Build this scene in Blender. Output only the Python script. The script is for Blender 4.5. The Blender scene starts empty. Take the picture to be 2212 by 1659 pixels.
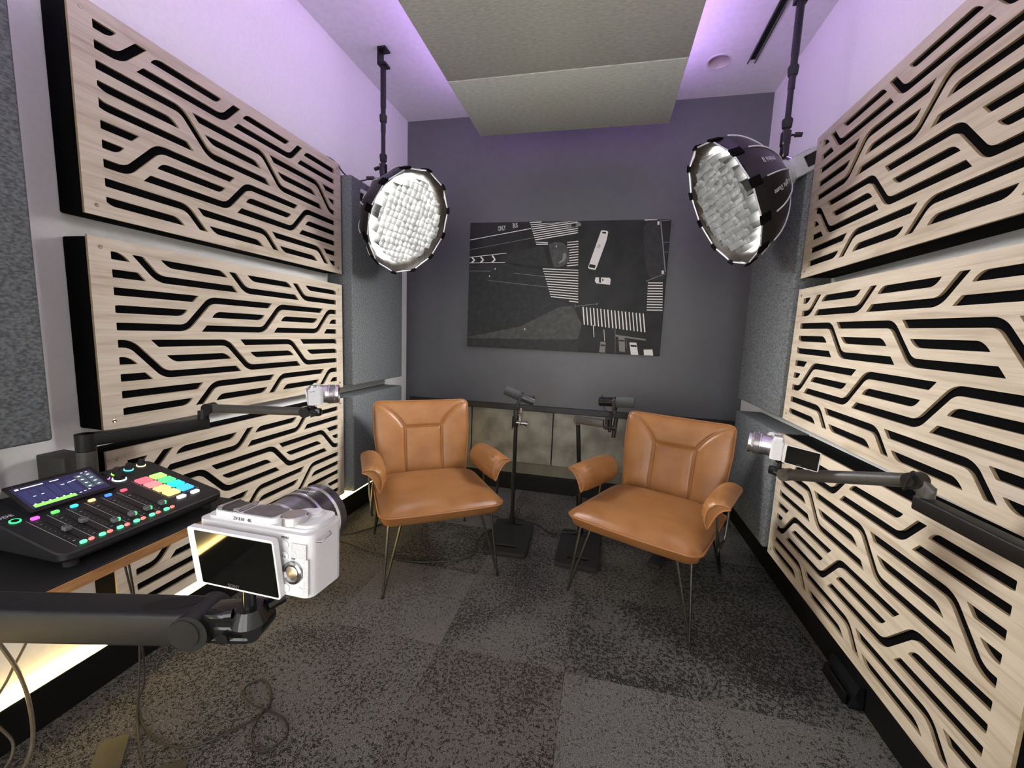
import bpy, bmesh, math, random
from mathutils import Vector, Matrix, Euler
random.seed(7)
PI = math.pi
scene = bpy.context.scene
C = scene.collection

# ------------------------------------------------------------------ camera
cam_d = bpy.data.cameras.new('camera'); cam = bpy.data.objects.new('camera', cam_d); C.objects.link(cam)
CR, CU, CF = Vector((.9746, .2205, .0384)), Vector((-.0642, .1109, .9918)), Vector((-.2144, .9691, -.1223))
cam.matrix_world = Matrix(((CR.x, CU.x, -CF.x, 0), (CR.y, CU.y, -CF.y, 0), (CR.z, CU.z, -CF.z, 1.25), (0, 0, 0, 1)))
cam_d.sensor_width = 36; cam_d.sensor_fit = 'HORIZONTAL'; cam_d.lens = 873.5 * 36 / 2212; cam_d.clip_start = .02
scene.camera = cam

# ------------------------------------------------------------------ world and exposure
SKY = 4.0
w = bpy.data.worlds.new('world'); scene.world = w; w.use_nodes = True
w.node_tree.nodes['Background'].inputs[0].default_value = (1, .985, .96, 1)
w.node_tree.nodes['Background'].inputs[1].default_value = SKY
vs = scene.view_settings
vs.view_transform = 'Standard'; vs.look = 'None'; vs.gamma = 1; vs.use_curve_mapping = False
vs.exposure = 0.5
SOFT = 105.0        # softbox diffuser radiance
LED_W, LED_P = 26.0, 38.0

# ------------------------------------------------------------------ room numbers (metres)
XL, XR, YB, YF, ZC = -1.62, .983, 3.143, -1.9, 2.881

# ------------------------------------------------------------------ materials
MATS = {}
def node_mat(name):
    m = bpy.data.materials.new(name); m.use_nodes = True; MATS[name] = m
    nt = m.node_tree; return m, nt, nt.nodes['Principled BSDF']
def setp(b, col=None, rough=None, metal=None, spec=None):
    if col is not None: b.inputs['Base Color'].default_value = (*col, 1)
    if rough is not None: b.inputs['Roughness'].default_value = rough
    if metal is not None: b.inputs['Metallic'].default_value = metal
    if spec is not None: b.inputs['Specular IOR Level'].default_value = spec
def noise_mat(name, c1, c2, scale=20, rough=.6, metal=0, stretch=(1, 1, 1), detail=4, bump=0, spec=.5, lo=.35, hi=.65, bscale=None):
    m, nt, b = node_mat(name); setp(b, c1, rough, metal, spec)
    tc = nt.nodes.new('ShaderNodeTexCoord'); mp = nt.nodes.new('ShaderNodeMapping'); mp.inputs['Scale'].default_value = stretch
    n = nt.nodes.new('ShaderNodeTexNoise'); n.inputs['Scale'].default_value = scale; n.inputs['Detail'].default_value = detail
    r = nt.nodes.new('ShaderNodeValToRGB'); r.color_ramp.elements[0].position = lo; r.color_ramp.elements[1].position = hi
    r.color_ramp.elements[0].color = (*c1, 1); r.color_ramp.elements[1].color = (*c2, 1)
    L = nt.links.new
    L(tc.outputs['Object'], mp.inputs[0]); L(mp.outputs[0], n.inputs['Vector']); L(n.outputs['Fac'], r.inputs[0]); L(r.outputs[0], b.inputs['Base Color'])
    if bump:
        bp = nt.nodes.new('ShaderNodeBump'); bp.inputs['Strength'].default_value = bump; bp.inputs['Distance'].default_value = .002
        if bscale:
            n2 = nt.nodes.new('ShaderNodeTexNoise'); n2.inputs['Scale'].default_value = bscale; n2.inputs['Detail'].default_value = 3
            L(mp.outputs[0], n2.inputs['Vector']); L(n2.outputs['Fac'], bp.inputs['Height'])
        else: L(n.outputs['Fac'], bp.inputs['Height'])
        L(bp.outputs[0], b.inputs['Normal'])
    return m
def emit_mat(name, col, strength):
    m, nt, b = node_mat(name); setp(b, col, .5)
    b.inputs['Emission Color'].default_value = (*col, 1); b.inputs['Emission Strength'].default_value = strength
    return m

M_wall = noise_mat('wall_paint', (.80, .79, .78), (.83, .82, .81), 60, .8, bump=.05)
M_ceil = noise_mat('ceiling_paint', (.70, .69, .69), (.75, .74, .74), 35, .85, bump=.15)
M_dark = noise_mat('feature_wall_paint', (.096, .098, .106), (.104, .106, .114), 15, .42, bump=.04, bscale=120)
M_black = noise_mat('black_paint', (.003, .003, .003), (.005, .0048, .0045), 30, .5, spec=.25)
M_shelf = noise_mat('black_shelf', (.012, .012, .014), (.018, .018, .02), 12, .35)
M_blackfab = noise_mat('black_fabric', (.0012, .0012, .0014), (.0028, .0028, .0032), 300, .95, bump=.2, spec=.08)
M_fabric = noise_mat('grey_felt', (.072, .080, .084), (.172, .186, .192), 170, .95, stretch=(1, .6, 1), detail=6, bump=.5, lo=.36, hi=.64)
M_cloud = noise_mat('ceiling_felt', (.56, .60, .53), (.72, .76, .68), 75, .95, stretch=(.5, 1.6, 1), detail=8, bump=.3, lo=.32, hi=.66)
M_lam = noise_mat('concrete_laminate', (.15, .142, .115), (.30, .285, .235), 7, .45, detail=9, bump=.05)
M_band = noise_mat('lower_band', (.12, .112, .08), (.15, .14, .105), 10, .4)
M_ledge = noise_mat('plywood_edge', (.25, .18, .10), (.33, .245, .14), 60, .7)
M_steel = noise_mat('screw_steel', (.45, .40, .30), (.62, .57, .46), 200, .3, 1)
M_leather = noise_mat('tan_leather', (.255, .108, .034), (.315, .142, .048), 9, .34, detail=5, bump=.18, bscale=420, spec=.5)
M_stitch = noise_mat('leather_seam', (.27, .11, .035), (.33, .14, .045), 300, .5)
M_rod = noise_mat('brushed_steel_rod', (.11, .107, .10), (.15, .147, .138), 80, .35, 1)
M_blackmetal = noise_mat('black_metal', (.006, .006, .0065), (.010, .010, .0105), 90, .4, spec=.35)
M_gloss = noise_mat('gloss_black', (.006, .006, .007), (.010, .010, .011), 60, .12)
M_satin = noise_mat('satin_graphite', (.007, .007, .0075), (.010, .0098, .0098), 120, .45, spec=.3)
M_olive = noise_mat('graphite_tube', (.048, .045, .040), (.060, .057, .051), 90, .45)
M_rubber = noise_mat('black_rubber', (.008, .008, .008), (.014, .014, .014), 200, .75, bump=.1)
M_foam = noise_mat('microphone_foam', (.035, .039, .040), (.065, .071, .072), 500, .95, bump=.4)
M_micbody = noise_mat('microphone_grey', (.05, .055, .055), (.065, .07, .07), 150, .3, .4)
M_white = noise_mat('white_plastic', (.62, .62, .63), (.66, .66, .67), 80, .4)
M_grip = noise_mat('white_grip_rubber', (.50, .50, .51), (.60, .60, .61), 600, .6, bump=.5)
M_silver = noise_mat('silver', (.62, .61, .62), (.74, .73, .74), 120, .25, 1)
M_lensdark = noise_mat('lens_dark', (.05, .045, .05), (.08, .07, .08), 90, .3, .5)
M_lensmid = noise_mat('lens_grey', (.20, .18, .20), (.27, .25, .27), 120, .3, .7)
M_chrome = noise_mat('dark_chrome', (.35, .35, .36), (.5, .5, .5), 60, .12, 1)
M_glass = noise_mat('screen_glass', (.003, .003, .003), (.004, .004, .0035), 40, .03, spec=.3)
M_print = noise_mat('dark_print', (.06, .06, .06), (.09, .09, .09), 50, .6)
M_deskmat = noise_mat('black_desktop', (.005, .005, .005), (.008, .008, .008), 60, .55)
M_deskwood = noise_mat('desk_edge_wood', (.28, .13, .045), (.42, .22, .085), 18, .5, stretch=(6, 1, 6), detail=6)
M_shell = noise_mat('softbox_shell', (.004, .004, .0045), (.008, .0075, .0085), 120, .36, spec=.35)
M_inner = noise_mat('softbox_inner', (.035, .029, .024), (.075, .063, .052), 30, .4, .3)
M_pipe = noise_mat('reflective_piping', (.50, .50, .53), (.60, .60, .63), 100, .4)
M_lamp = noise_mat('lamp_grey', (.33, .34, .34), (.38, .39, .39), 90, .45)
M_canvas = noise_mat('canvas_black', (.008, .0085, .0085), (.018, .019, .019), 7, .5, detail=8, spec=.28)
M_cable = noise_mat('cable', (.012, .011, .010), (.02, .018, .016), 60, .5)
M_cablegrey = noise_mat('grey_cable', (.10, .085, .06), (.13, .11, .08), 60, .5)
M_plate = noise_mat('olive_steel_plate', (.05, .047, .038), (.065, .06, .05), 25, .42, .3)
M_box = noise_mat('grey_box', (.030, .030, .024), (.042, .040, .033), 60, .6)
M_diff = emit_mat('softbox_diffuser', (1, .985, .95), SOFT)
M_ledw = emit_mat('warm_led', (1, .71, .23), LED_W)
M_ledp = emit_mat('purple_led', (.63, .38, 1), LED_P)

def wood_mat():
    m, nt, b = node_mat('ash_veneer'); setp(b, rough=.55)
    L = nt.links.new
    tc = nt.nodes.new('ShaderNodeTexCoord')
    mp = nt.nodes.new('ShaderNodeMapping'); mp.inputs['Scale'].default_value = (1.1, 16, 8)
    n1 = nt.nodes.new('ShaderNodeTexNoise'); n1.inputs['Scale'].default_value = 3.2; n1.inputs['Detail'].default_value = 8; n1.inputs['Distortion'].default_value = .5
    mp2 = nt.nodes.new('ShaderNodeMapping'); mp2.inputs['Scale'].default_value = (3, 130, 60)
    n2 = nt.nodes.new('ShaderNodeTexNoise'); n2.inputs['Scale'].default_value = 3; n2.inputs['Detail'].default_value = 3
    r = nt.nodes.new('ShaderNodeValToRGB')
    e = r.color_ramp.elements; e[0].position = .3; e[0].color = (.45, .375, .28, 1); e[1].position = .62; e[1].color = (.62, .545, .435, 1)
    mid = r.color_ramp.elements.new(.46); mid.color = (.565, .49, .385, 1)
    r2 = nt.nodes.new('ShaderNodeValToRGB'); r2.color_ramp.elements[0].position = .35; r2.color_ramp.elements[0].color = (.84, .825, .81, 1); r2.color_ramp.elements[1].position = .6; r2.color_ramp.elements[1].color = (1, 1, 1, 1)
    mx = nt.nodes.new('ShaderNodeMix'); mx.data_type = 'RGBA'; mx.blend_type = 'MULTIPLY'; mx.inputs[0].default_value = .7
    L(tc.outputs['Object'], mp.inputs[0]); L(mp.outputs[0], n1.inputs['Vector']); L(n1.outputs['Fac'], r.inputs[0])
    L(tc.outputs['Object'], mp2.inputs[0]); L(mp2.outputs[0], n2.inputs['Vector']); L(n2.outputs['Fac'], r2.inputs[0])
    mp3 = nt.nodes.new('ShaderNodeMapping'); mp3.inputs['Scale'].default_value = (1.6, 7, 4)
    n3 = nt.nodes.new('ShaderNodeTexNoise'); n3.inputs['Scale'].default_value = 1.6; n3.inputs['Detail'].default_value = 3; n3.inputs['Distortion'].default_value = 1.2
    r3 = nt.nodes.new('ShaderNodeValToRGB'); r3.color_ramp.elements[0].position = .30; r3.color_ramp.elements[0].color = (.80, .76, .71, 1); r3.color_ramp.elements[1].position = .50; r3.color_ramp.elements[1].color = (1, 1, 1, 1)
    mx2 = nt.nodes.new('ShaderNodeMix'); mx2.data_type = 'RGBA'; mx2.blend_type = 'MULTIPLY'; mx2.inputs[0].default_value = .8
    L(tc.outputs['Object'], mp3.inputs[0]); L(mp3.outputs[0], n3.inputs['Vector']); L(n3.outputs['Fac'], r3.inputs[0])
    L(r.outputs[0], mx.inputs[6]); L(r2.outputs[0], mx.inputs[7]); L(mx.outputs[2], mx2.inputs[6]); L(r3.outputs[0], mx2.inputs[7]); L(mx2.outputs[2], b.inputs['Base Color'])
    return m
M_wood = wood_mat()

def carpet_mat(name, base, dark, light, dens, seed, scale=1.0):
    m, nt, b = node_mat(name); setp(b, base, .95, spec=.2)
    L = nt.links.new
    tc = nt.nodes.new('ShaderNodeTexCoord'); mp = nt.nodes.new('ShaderNodeMapping'); mp.inputs['Location'].default_value = (seed, seed * 1.7, 0)
    L(tc.outputs['Object'], mp.inputs[0])
    n1 = nt.nodes.new('ShaderNodeTexNoise'); n1.inputs['Scale'].default_value = 95 * scale; n1.inputs['Detail'].default_value = 4; n1.inputs['Distortion'].default_value = .8
    n0 = nt.nodes.new('ShaderNodeTexNoise'); n0.inputs['Scale'].default_value = 3.5; n0.inputs['Detail'].default_value = 2
    n2 = nt.nodes.new('ShaderNodeTexNoise'); n2.inputs['Scale'].default_value = 400; n2.inputs['Detail'].default_value = 2
    for n in (n0, n1, n2): L(mp.outputs[0], n.inputs['Vector'])
    ad = nt.nodes.new('ShaderNodeMath'); ad.operation = 'MULTIPLY_ADD'; ad.inputs[1].default_value = .42; L(n0.outputs['Fac'], ad.inputs[0]); L(n1.outputs['Fac'], ad.inputs[2])
    r1 = nt.nodes.new('ShaderNodeValToRGB'); r1.color_ramp.elements[0].position = dens; r1.color_ramp.elements[1].position = dens + .06
    r1.color_ramp.elements[0].color = (*dark, 1); r1.color_ramp.elements[1].color = (*base, 1)
    r2 = nt.nodes.new('ShaderNodeValToRGB'); r2.color_ramp.elements[0].position = .57; r2.color_ramp.elements[1].position = .68
    r2.color_ramp.elements[0].color = (0, 0, 0, 1); r2.color_ramp.elements[1].color = (1, 1, 1, 1)
    mx = nt.nodes.new('ShaderNodeMix'); mx.data_type = 'RGBA'; mx.inputs[7].default_value = (*light, 1)
    L(ad.outputs[0], r1.inputs[0]); L(n2.outputs['Fac'], r2.inputs[0]); L(r2.outputs[0], mx.inputs[0]); L(r1.outputs[0], mx.inputs[6]); L(mx.outputs[2], b.inputs['Base Color'])
    bp = nt.nodes.new('ShaderNodeBump'); bp.inputs['Strength'].default_value = .6; bp.inputs['Distance'].default_value = .004
    L(n1.outputs['Fac'], bp.inputs['Height']); L(bp.outputs[0], b.inputs['Normal'])
    return m
CARPETS = [carpet_mat('carpet_grey', (.098, .095, .088), (.016, .015, .014), (.34, .33, .31), .645, 1.3),
           carpet_mat('carpet_pale', (.108, .106, .101), (.040, .038, .036), (.38, .37, .35), .615, 4.1),
           carpet_mat('carpet_brown', (.094, .088, .078), (.018, .014, .012), (.30, .285, .26), .665, 7.7),
           carpet_mat('carpet_dark', (.086, .083, .078), (.010, .010, .009), (.28, .275, .26), .685, 9.2, .8)]

# ------------------------------------------------------------------ mesh helpers
def tag(o, label, cat, group=None):
    o['label'] = label; o['category'] = cat
    if group: o['group'] = group
    return o
def thing(name, label, cat, mat=None, group=None):
    o = bpy.data.objects.new(name, None); C.objects.link(o); o.empty_display_size = .1
    if mat is not None: o.matrix_world = mat if isinstance(mat, Matrix) else Matrix.Translation(mat)
    return tag(o, label, cat, group)
def obj(name, bm, m, parent=None, smooth=35, label=None, mat=None):
    me = bpy.data.meshes.new(name); bmesh.ops.recalc_face_normals(bm, faces=bm.faces[:]); bm.to_mesh(me); bm.free()
    for mm in (m if isinstance(m, (list, tuple)) else [m]): me.materials.append(mm)
    if smooth:
        me.shade_smooth(); me.set_sharp_from_angle(angle=math.radians(smooth))
    o = bpy.data.objects.new(name, me); C.objects.link(o)
    if parent is not None: o.parent = parent
    if mat is not None: o.matrix_local = mat
    if label: o['label'] = label
    return o
def struct(name, bm, m, smooth=0):
    o = obj(name, bm, m, None, smooth); o['kind'] = 'structure'; return o
def share(o, parent, mat=None):
    c = o.copy(); C.objects.link(c); c.parent = parent
    if mat is not None: c.matrix_local = mat
    return c
def copy_tree(root, mat, label):
    r = root.copy(); C.objects.link(r); r.matrix_world = mat; r['label'] = label
    for ch in list(root.children):
        c = ch.copy(); C.objects.link(c); c.parent = r
        for g in list(ch.children):
            d = g.copy(); C.objects.link(d); d.parent = c
    return r
def BM(): return bmesh.new()
def box(bm, a, b, bev=0, seg=2, mi=0, M=None):
    a, b = Vector(a), Vector(b)
    r = bmesh.ops.create_cube(bm, size=1)
    vs_ = r['verts']
    for v in vs_: v.co = Vector(((a.x + b.x) / 2 + v.co.x * (b.x - a.x), (a.y + b.y) / 2 + v.co.y * (b.y - a.y), (a.z + b.z) / 2 + v.co.z * (b.z - a.z)))
    fs = list({f for v in vs_ for f in v.link_faces})
    if bev:
        es = list({e for v in vs_ for e in v.link_edges})
        rr = bmesh.ops.bevel(bm, geom=es, offset=bev, segments=seg, affect='EDGES', profile=.5)
        fs = [f for f in rr['faces']] + [f for f in fs if f.is_valid]
    vv = list({v for f in fs if f.is_valid for v in f.verts})
    for f in fs:
        if f.is_valid: f.material_index = mi
    if M is not None:
        for v in vv: v.co = M @ v.co
    return bm
def frame(p0, p1):
    d = (Vector(p1) - Vector(p0)).normalized()
    u = d.cross(Vector((0, 0, 1)))
    if u.length < 1e-4: u = Vector((1, 0, 0))
    u.normalize(); v = d.cross(u).normalized(); return d, u, v
def cyl(bm, p0, p1, r0, r1=None, n=16, cap=True, mi=0):
    r1 = r0 if r1 is None else r1; p0, p1 = Vector(p0), Vector(p1); d, u, v = frame(p0, p1)
    A, B = [], []
    for i in range(n):
        a = 2 * PI * i / n; e = math.cos(a) * u + math.sin(a) * v
        A.append(bm.verts.new(p0 + e * r0)); B.append(bm.verts.new(p1 + e * r1))
    for i in range(n): bm.faces.new((A[i], A[(i + 1) % n], B[(i + 1) % n], B[i])).material_index = mi
    if cap:
        bm.faces.new(A).material_index = mi; bm.faces.new(B[::-1]).material_index = mi
    return bm
def lathe(bm, prof, p0, d, n=24, mi=0, closed_ends=True):
    p0 = Vector(p0); d = Vector(d).normalized(); d, u, v = frame((0, 0, 0), d)
    rings = []
    for a, r in prof:
        rings.append([bm.verts.new(p0 + d * a + (math.cos(2 * PI * i / n) * u + math.sin(2 * PI * i / n) * v) * max(r, 1e-5)) for i in range(n)])
    for A, B in zip(rings, rings[1:]):
        for i in range(n): bm.faces.new((A[i], A[(i + 1) % n], B[(i + 1) % n], B[i])).material_index = mi
    if closed_ends:
        bm.faces.new(rings[0]).material_index = mi; bm.faces.new(rings[-1][::-1]).material_index = mi
    return bm
def spline(pts, k=8, closed=False):
    P = [Vector(p) for p in pts]; out = []; n = len(P)
    rng = n if closed else n - 1
    for i in range(rng):
        p0 = P[(i - 1) % n] if (closed or i > 0) else P[0]; p1 = P[i]; p2 = P[(i + 1) % n]
        p3 = P[(i + 2) % n] if (closed or i + 2 < n) else P[-1]
        for j in range(k):
            t = j / k
            out.append(.5 * ((2 * p1) + (p2 - p0) * t + (2 * p0 - 5 * p1 + 4 * p2 - p3) * t * t + (3 * p1 - p0 - 3 * p2 + p3) * t ** 3))
    if not closed: out.append(P[-1])
    return out
def tube(bm, pts, r, n=8, closed=False, mi=0):
    P = [Vector(p) for p in pts]; m = len(P); rings = []
    nrm = None
    for i in range(m):
        a = P[(i - 1) % m] if (closed or i > 0) else P[i]; b = P[(i + 1) % m] if (closed or i < m - 1) else P[i]
        t = (b - a).normalized()
        if nrm is None:
            nrm = t.cross(Vector((0, 0, 1)))
            if nrm.length < 1e-3: nrm = t.cross(Vector((1, 0, 0)))
        nrm = (nrm - t * nrm.dot(t)).normalized(); bn = t.cross(nrm)
        rr = r[i] if isinstance(r, (list, tuple)) else r
        rings.append([bm.verts.new(P[i] + (math.cos(2 * PI * j / n) * nrm + math.sin(2 * PI * j / n) * bn) * rr) for j in range(n)])
    for i in range(m if closed else m - 1):
        A, B = rings[i], rings[(i + 1) % m]
        for j in range(n): bm.faces.new((A[j], A[(j + 1) % n], B[(j + 1) % n], B[j])).material_index = mi
    if not closed:
        bm.faces.new(rings[0]).material_index = mi; bm.faces.new(rings[-1][::-1]).material_index = mi
    return bm
def prism(bm, poly, z0, z1, M=None, mi=0):
    A = [bm.verts.new((x, y, z0)) for x, y in poly]; B = [bm.verts.new((x, y, z1)) for x, y in poly]; n = len(poly)
    bm.faces.new(A[::-1]).material_index = mi; bm.faces.new(B).material_index = mi
    for i in range(n): bm.faces.new((A[i], A[(i + 1) % n], B[(i + 1) % n], B[i])).material_index = mi
    if M is not None:
        for v in A + B: v.co = M @ v.co
    return bm
def rrect(x0, y0, x1, y1, r, k=5):
    out = []
    for cx, cy, a0 in ((x1 - r, y1 - r, 0), (x0 + r, y1 - r, PI / 2), (x0 + r, y0 + r, PI), (x1 - r, y0 + r, 1.5 * PI)):
        for i in range(k + 1):
            a = a0 + PI / 2 * i / k; out.append((cx + r * math.cos(a), cy + r * math.sin(a)))
    return out
def basis(o, x, y, z):
    x, y, z = Vector(x), Vector(y), Vector(z)
    return Matrix(((x.x, y.x, z.x, o[0]), (x.y, y.y, z.y, o[1]), (x.z, y.z, z.z, o[2]), (0, 0, 0, 1)))
def text(name, s, size, m, parent, mat, thick=.0002, align='CENTER', sx=1.0):
    cu = bpy.data.curves.new(name, 'FONT'); cu.body = s; cu.size = size; cu.align_x = align; cu.align_y = 'CENTER'; cu.extrude = thick; cu.resolution_u = 3
    tmp = bpy.data.objects.new(name + '_tmp', cu); C.objects.link(tmp)
    me = bpy.data.meshes.new_from_object(tmp.evaluated_get(bpy.context.evaluated_depsgraph_get())); bpy.data.objects.remove(tmp); bpy.data.curves.remove(cu)
    me.materials.clear(); me.materials.append(m); me.name = name
    o = bpy.data.objects.new(name, me); C.objects.link(o); o.parent = parent; o.matrix_local = mat @ Matrix.Diagonal((sx, 1, 1, 1))
    return o

# ================================================================== ROOM SHELL
fl = struct('floor', box(BM(), (XL - .1, YF - .1, -.06), (XR + .1, YB + .1, -.008)), M_rubber)
tiles = {}
rt = random.Random(5)
fixed = {(0, 0): 3, (0, -1): 1, (-1, -1): 2, (-1, 0): 0, (-2, 0): 1, (-2, -1): 0, (1, -1): 0, (1, 0): 3, (-1, 1): 0, (0, 1): 2}
for i in range(-4, 3):
    for j in range(-6, 4):
        x0, y0 = -.065 + .5 * i, 1.395 + .5 * j
        x1, y1 = min(x0 + .5, XR), min(y0 + .5, YB); x0, y0 = max(x0, XL), max(y0, YF)
        if x1 - x0 < .02 or y1 - y0 < .02: continue
        mi = fixed.get((i, j), rt.choice((0, 0, 1, 2, 3)))
        obj('carpet_tile', box(BM(), (x0 + .0006, y0 + .0006, -.008), (x1 - .0006, y1 - .0006, rt.uniform(-.0006, .0))), CARPETS[mi], fl, 0)
wl = struct('wall_left', box(BM(), (XL - .1, YF - .1, 0), (XL, YB + .1, ZC)), M_wall)
wr = struct('wall_right', box(BM(), (XR, YF - .1, 0), (XR + .1, YB + .1, ZC)), M_wall)
wb = struct('wall_back', box(BM(), (XL, YB, 0), (XR, YB + .1, ZC)), M_dark)
b = BM()
box(b, (XL, YF - .1, 0), (XR, YF, .12)); box(b, (XL, YF - .1, 2.62), (XR, YF, ZC)); box(b, (XL, YF - .1, .12), (XL + .12, YF, 2.62)); box(b, (XR - .12, YF - .1, .12), (XR, YF, 2.62))
wf = struct('wall_front', b, M_wall)
# unseen glazed opening added behind the viewer to brighten the room with daylight
m, nt, bs = node_mat('added_window_glass'); tb = nt.nodes.new('ShaderNodeBsdfTransparent'); gb = nt.nodes.new('ShaderNodeBsdfGlossy'); gb.inputs['Roughness'].default_value = .02; ms = nt.nodes.new('ShaderNodeMixShader'); ms.inputs[0].default_value = .06
nt.links.new(tb.outputs[0], ms.inputs[1]); nt.links.new(gb.outputs[0], ms.inputs[2]); nt.links.new(ms.outputs[0], nt.nodes['Material Output'].inputs[0])
added_win = struct('added_window_1', box(BM(), (XL + .12, YF - .055, .12), (XR - .12, YF - .047, 2.62)), m)
for x0, x1, z0, z1 in ((XL + .12, XL + .17, .12, 2.62), (XR - .17, XR - .12, .12, 2.62), (-.345, -.295, .12, 2.62), (XL + .12, XR - .12, .12, .17), (XL + .12, XR - .12, 2.57, 2.62)): obj('added_window_frame', box(BM(), (x0, YF - .08, z0), (x1, YF - .02, z1), .003, 1), M_blackmetal, added_win, 0)
# ceiling with a round recessed hole
HX, HY, HR = .553, 2.774, .062
cu = bpy.data.curves.new('ceiling_outline', 'CURVE'); cu.dimensions = '2D'; cu.fill_mode = 'BOTH'; cu.extrude = .05
def add_spline(cu, pts):
    s = cu.splines.new('POLY'); s.points.add(len(pts) - 1)
    for p, q in zip(s.points, pts): p.co = (q[0], q[1], 0, 1)
    s.use_cyclic_u = True
def curve_mesh(cu, name):
    o = bpy.data.objects.new(name + '_tmp', cu); C.objects.link(o)
    me = bpy.data.meshes.new_from_object(o.evaluated_get(bpy.context.evaluated_depsgraph_get())); bpy.data.objects.remove(o); bpy.data.curves.remove(cu)
    me.name = name; me.materials.clear(); return me
add_spline(cu, [(XL - .1, YF - .1), (XR + .1, YF - .1), (XR + .1, YB + .1), (XL - .1, YB + .1)])
add_spline(cu, [(HX + HR * math.cos(-2 * PI * i / 32), HY + HR * math.sin(-2 * PI * i / 32)) for i in range(32)])
me = curve_mesh(cu, 'ceiling'); me.materials.append(M_ceil)
ce = bpy.data.objects.new('ceiling', me); C.objects.link(ce); ce.location = (0, 0, ZC + .05); ce['kind'] = 'structure'
t = thing('recessed_downlight', 'round white recessed downlight hole in the ceiling beside the black slot', 'downlight', (HX, HY, ZC))
lathe(obj_bm := BM(), [(.0, HR + .010), (-.003, HR + .009), (-.003, HR - .002), (.03, HR - .003)], (0, 0, 0), (0, 0, 1), 32, closed_ends=False); obj('trim_ring', obj_bm, M_white, t)
b = BM(); lathe(b, [(0, HR - .003), (.07, HR - .006), (.09, .03), (.09, 0)], (0, 0, 0), (0, 0, 1), 32, closed_ends=False); obj('housing', b, noise_mat('downlight_can', (.48, .43, .39), (.55, .50, .46), 40, .5), t)
# black linear slot in the ceiling
t = thing('linear_ceiling_slot', 'long black linear air slot with pale edges in the ceiling above the right lamp', 'air vent', (.735, 2.0, ZC))
obj('slot', box(BM(), (-.012, -2.2, -.004), (.012, .78, -.0005)), M_black, t, 0)
for x in (-.022, .016): obj('edge_rail', box(BM(), (x, -2.2, -.008), (x + .006, .81, -.0005)), M_chrome, t, 0)

# baseboards
struct('baseboard_left', box(BM(), (XL, YF, 0), (XL + .026, YB - .045, .135), .002), M_black)
struct('baseboard_right', box(BM(), (XR - .026, YF, 0), (XR, YB - .045, .125), .002), M_black)
struct('baseboard_back', box(BM(), (XL, YB - .045, 0), (XR, YB, .128), .003), M_black)
# lower back wall: laminate panels under a black ledge
low = struct('trim_1', box(BM(), (XL, YB - .012, .128), (XR, YB, .222)), M_band)
obj('black_backing', box(BM(), (XL, YB - .003, .222), (XR, YB - .0005, .652)), M_black, low, 0)
for k in range(4):
    x0 = max(XL + .003, -1.688 + .67 * k + .0045); x1 = min(XR - .003, -1.688 + .67 * (k + 1) - .0045)
    obj('laminate_panel', box(BM(), (x0, YB - .020, .222), (x1, YB, .648), .0015, 1), M_lam, low, 0)
struct('trim_2', box(BM(), (XL + .05, YB - .034, .652), (XR, YB, .694), .002), M_shelf)

# LED strips
t = thing('led_strip', 'glowing warm yellow strip light along the left wall on top of the black baseboard', 'light strip', (XL, 0, .135))
obj('diffuser', box(BM(), (.002, YF + .05, .0), (.020, 2.62, .012), .003), M_ledw, t)
obj('channel', box(BM(), (.001, YF + .05, -.004), (.024, 2.62, .001)), M_white, t, 0)

# ================================================================== CUT WOOD PANELS
def bez(p, c, q, k=6): return [((1 - i / k) ** 2 * p[0] + 2 * (1 - i / k) * i / k * c[0] + (i / k) ** 2 * q[0], (1 - i / k) ** 2 * p[1] + 2 * (1 - i / k) * i / k * c[1] + (i / k) ** 2 * q[1]) for i in range(k + 1)]
def clip(poly, W):
    for ax, lim, sg in ((0, W[0], 1), (0, W[1], -1), (1, W[2], 1), (1, W[3], -1)):
        out = []
        for i in range(len(poly)):
            a, b_ = poly[i - 1], poly[i]
            ia, ib = (a[ax] - lim) * sg >= 0, (b_[ax] - lim) * sg >= 0
            if ia != ib:
                tt = (lim - a[ax]) / (b_[ax] - a[ax]); out.append((a[0] + (b_[0] - a[0]) * tt, a[1] + (b_[1] - a[1]) * tt))
            if ib: out.append(b_)
        poly = out
        if len(poly) < 3: return []
    return poly
def soften(poly, r=3.0):
    # small router radius at sharp corners
    out = []; n = len(poly)
    for i in range(n):
        p, a, c = Vector(poly[i]), Vector(poly[i - 1]), Vector(poly[(i + 1) % n])
        d1, d2 = a - p, c - p
        if d1.length < .5 or d2.length < .5: out.append(tuple(p)); continue
        if abs(d1.normalized().dot(d2.normalized())) < .86:
            r_ = min(r, d1.length * .4, d2.length * .4)
            out += bez(p + d1.normalized() * r_, p, p + d2.normalized() * r_, 3)
        else: out.append(tuple(p))
    return out
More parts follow.
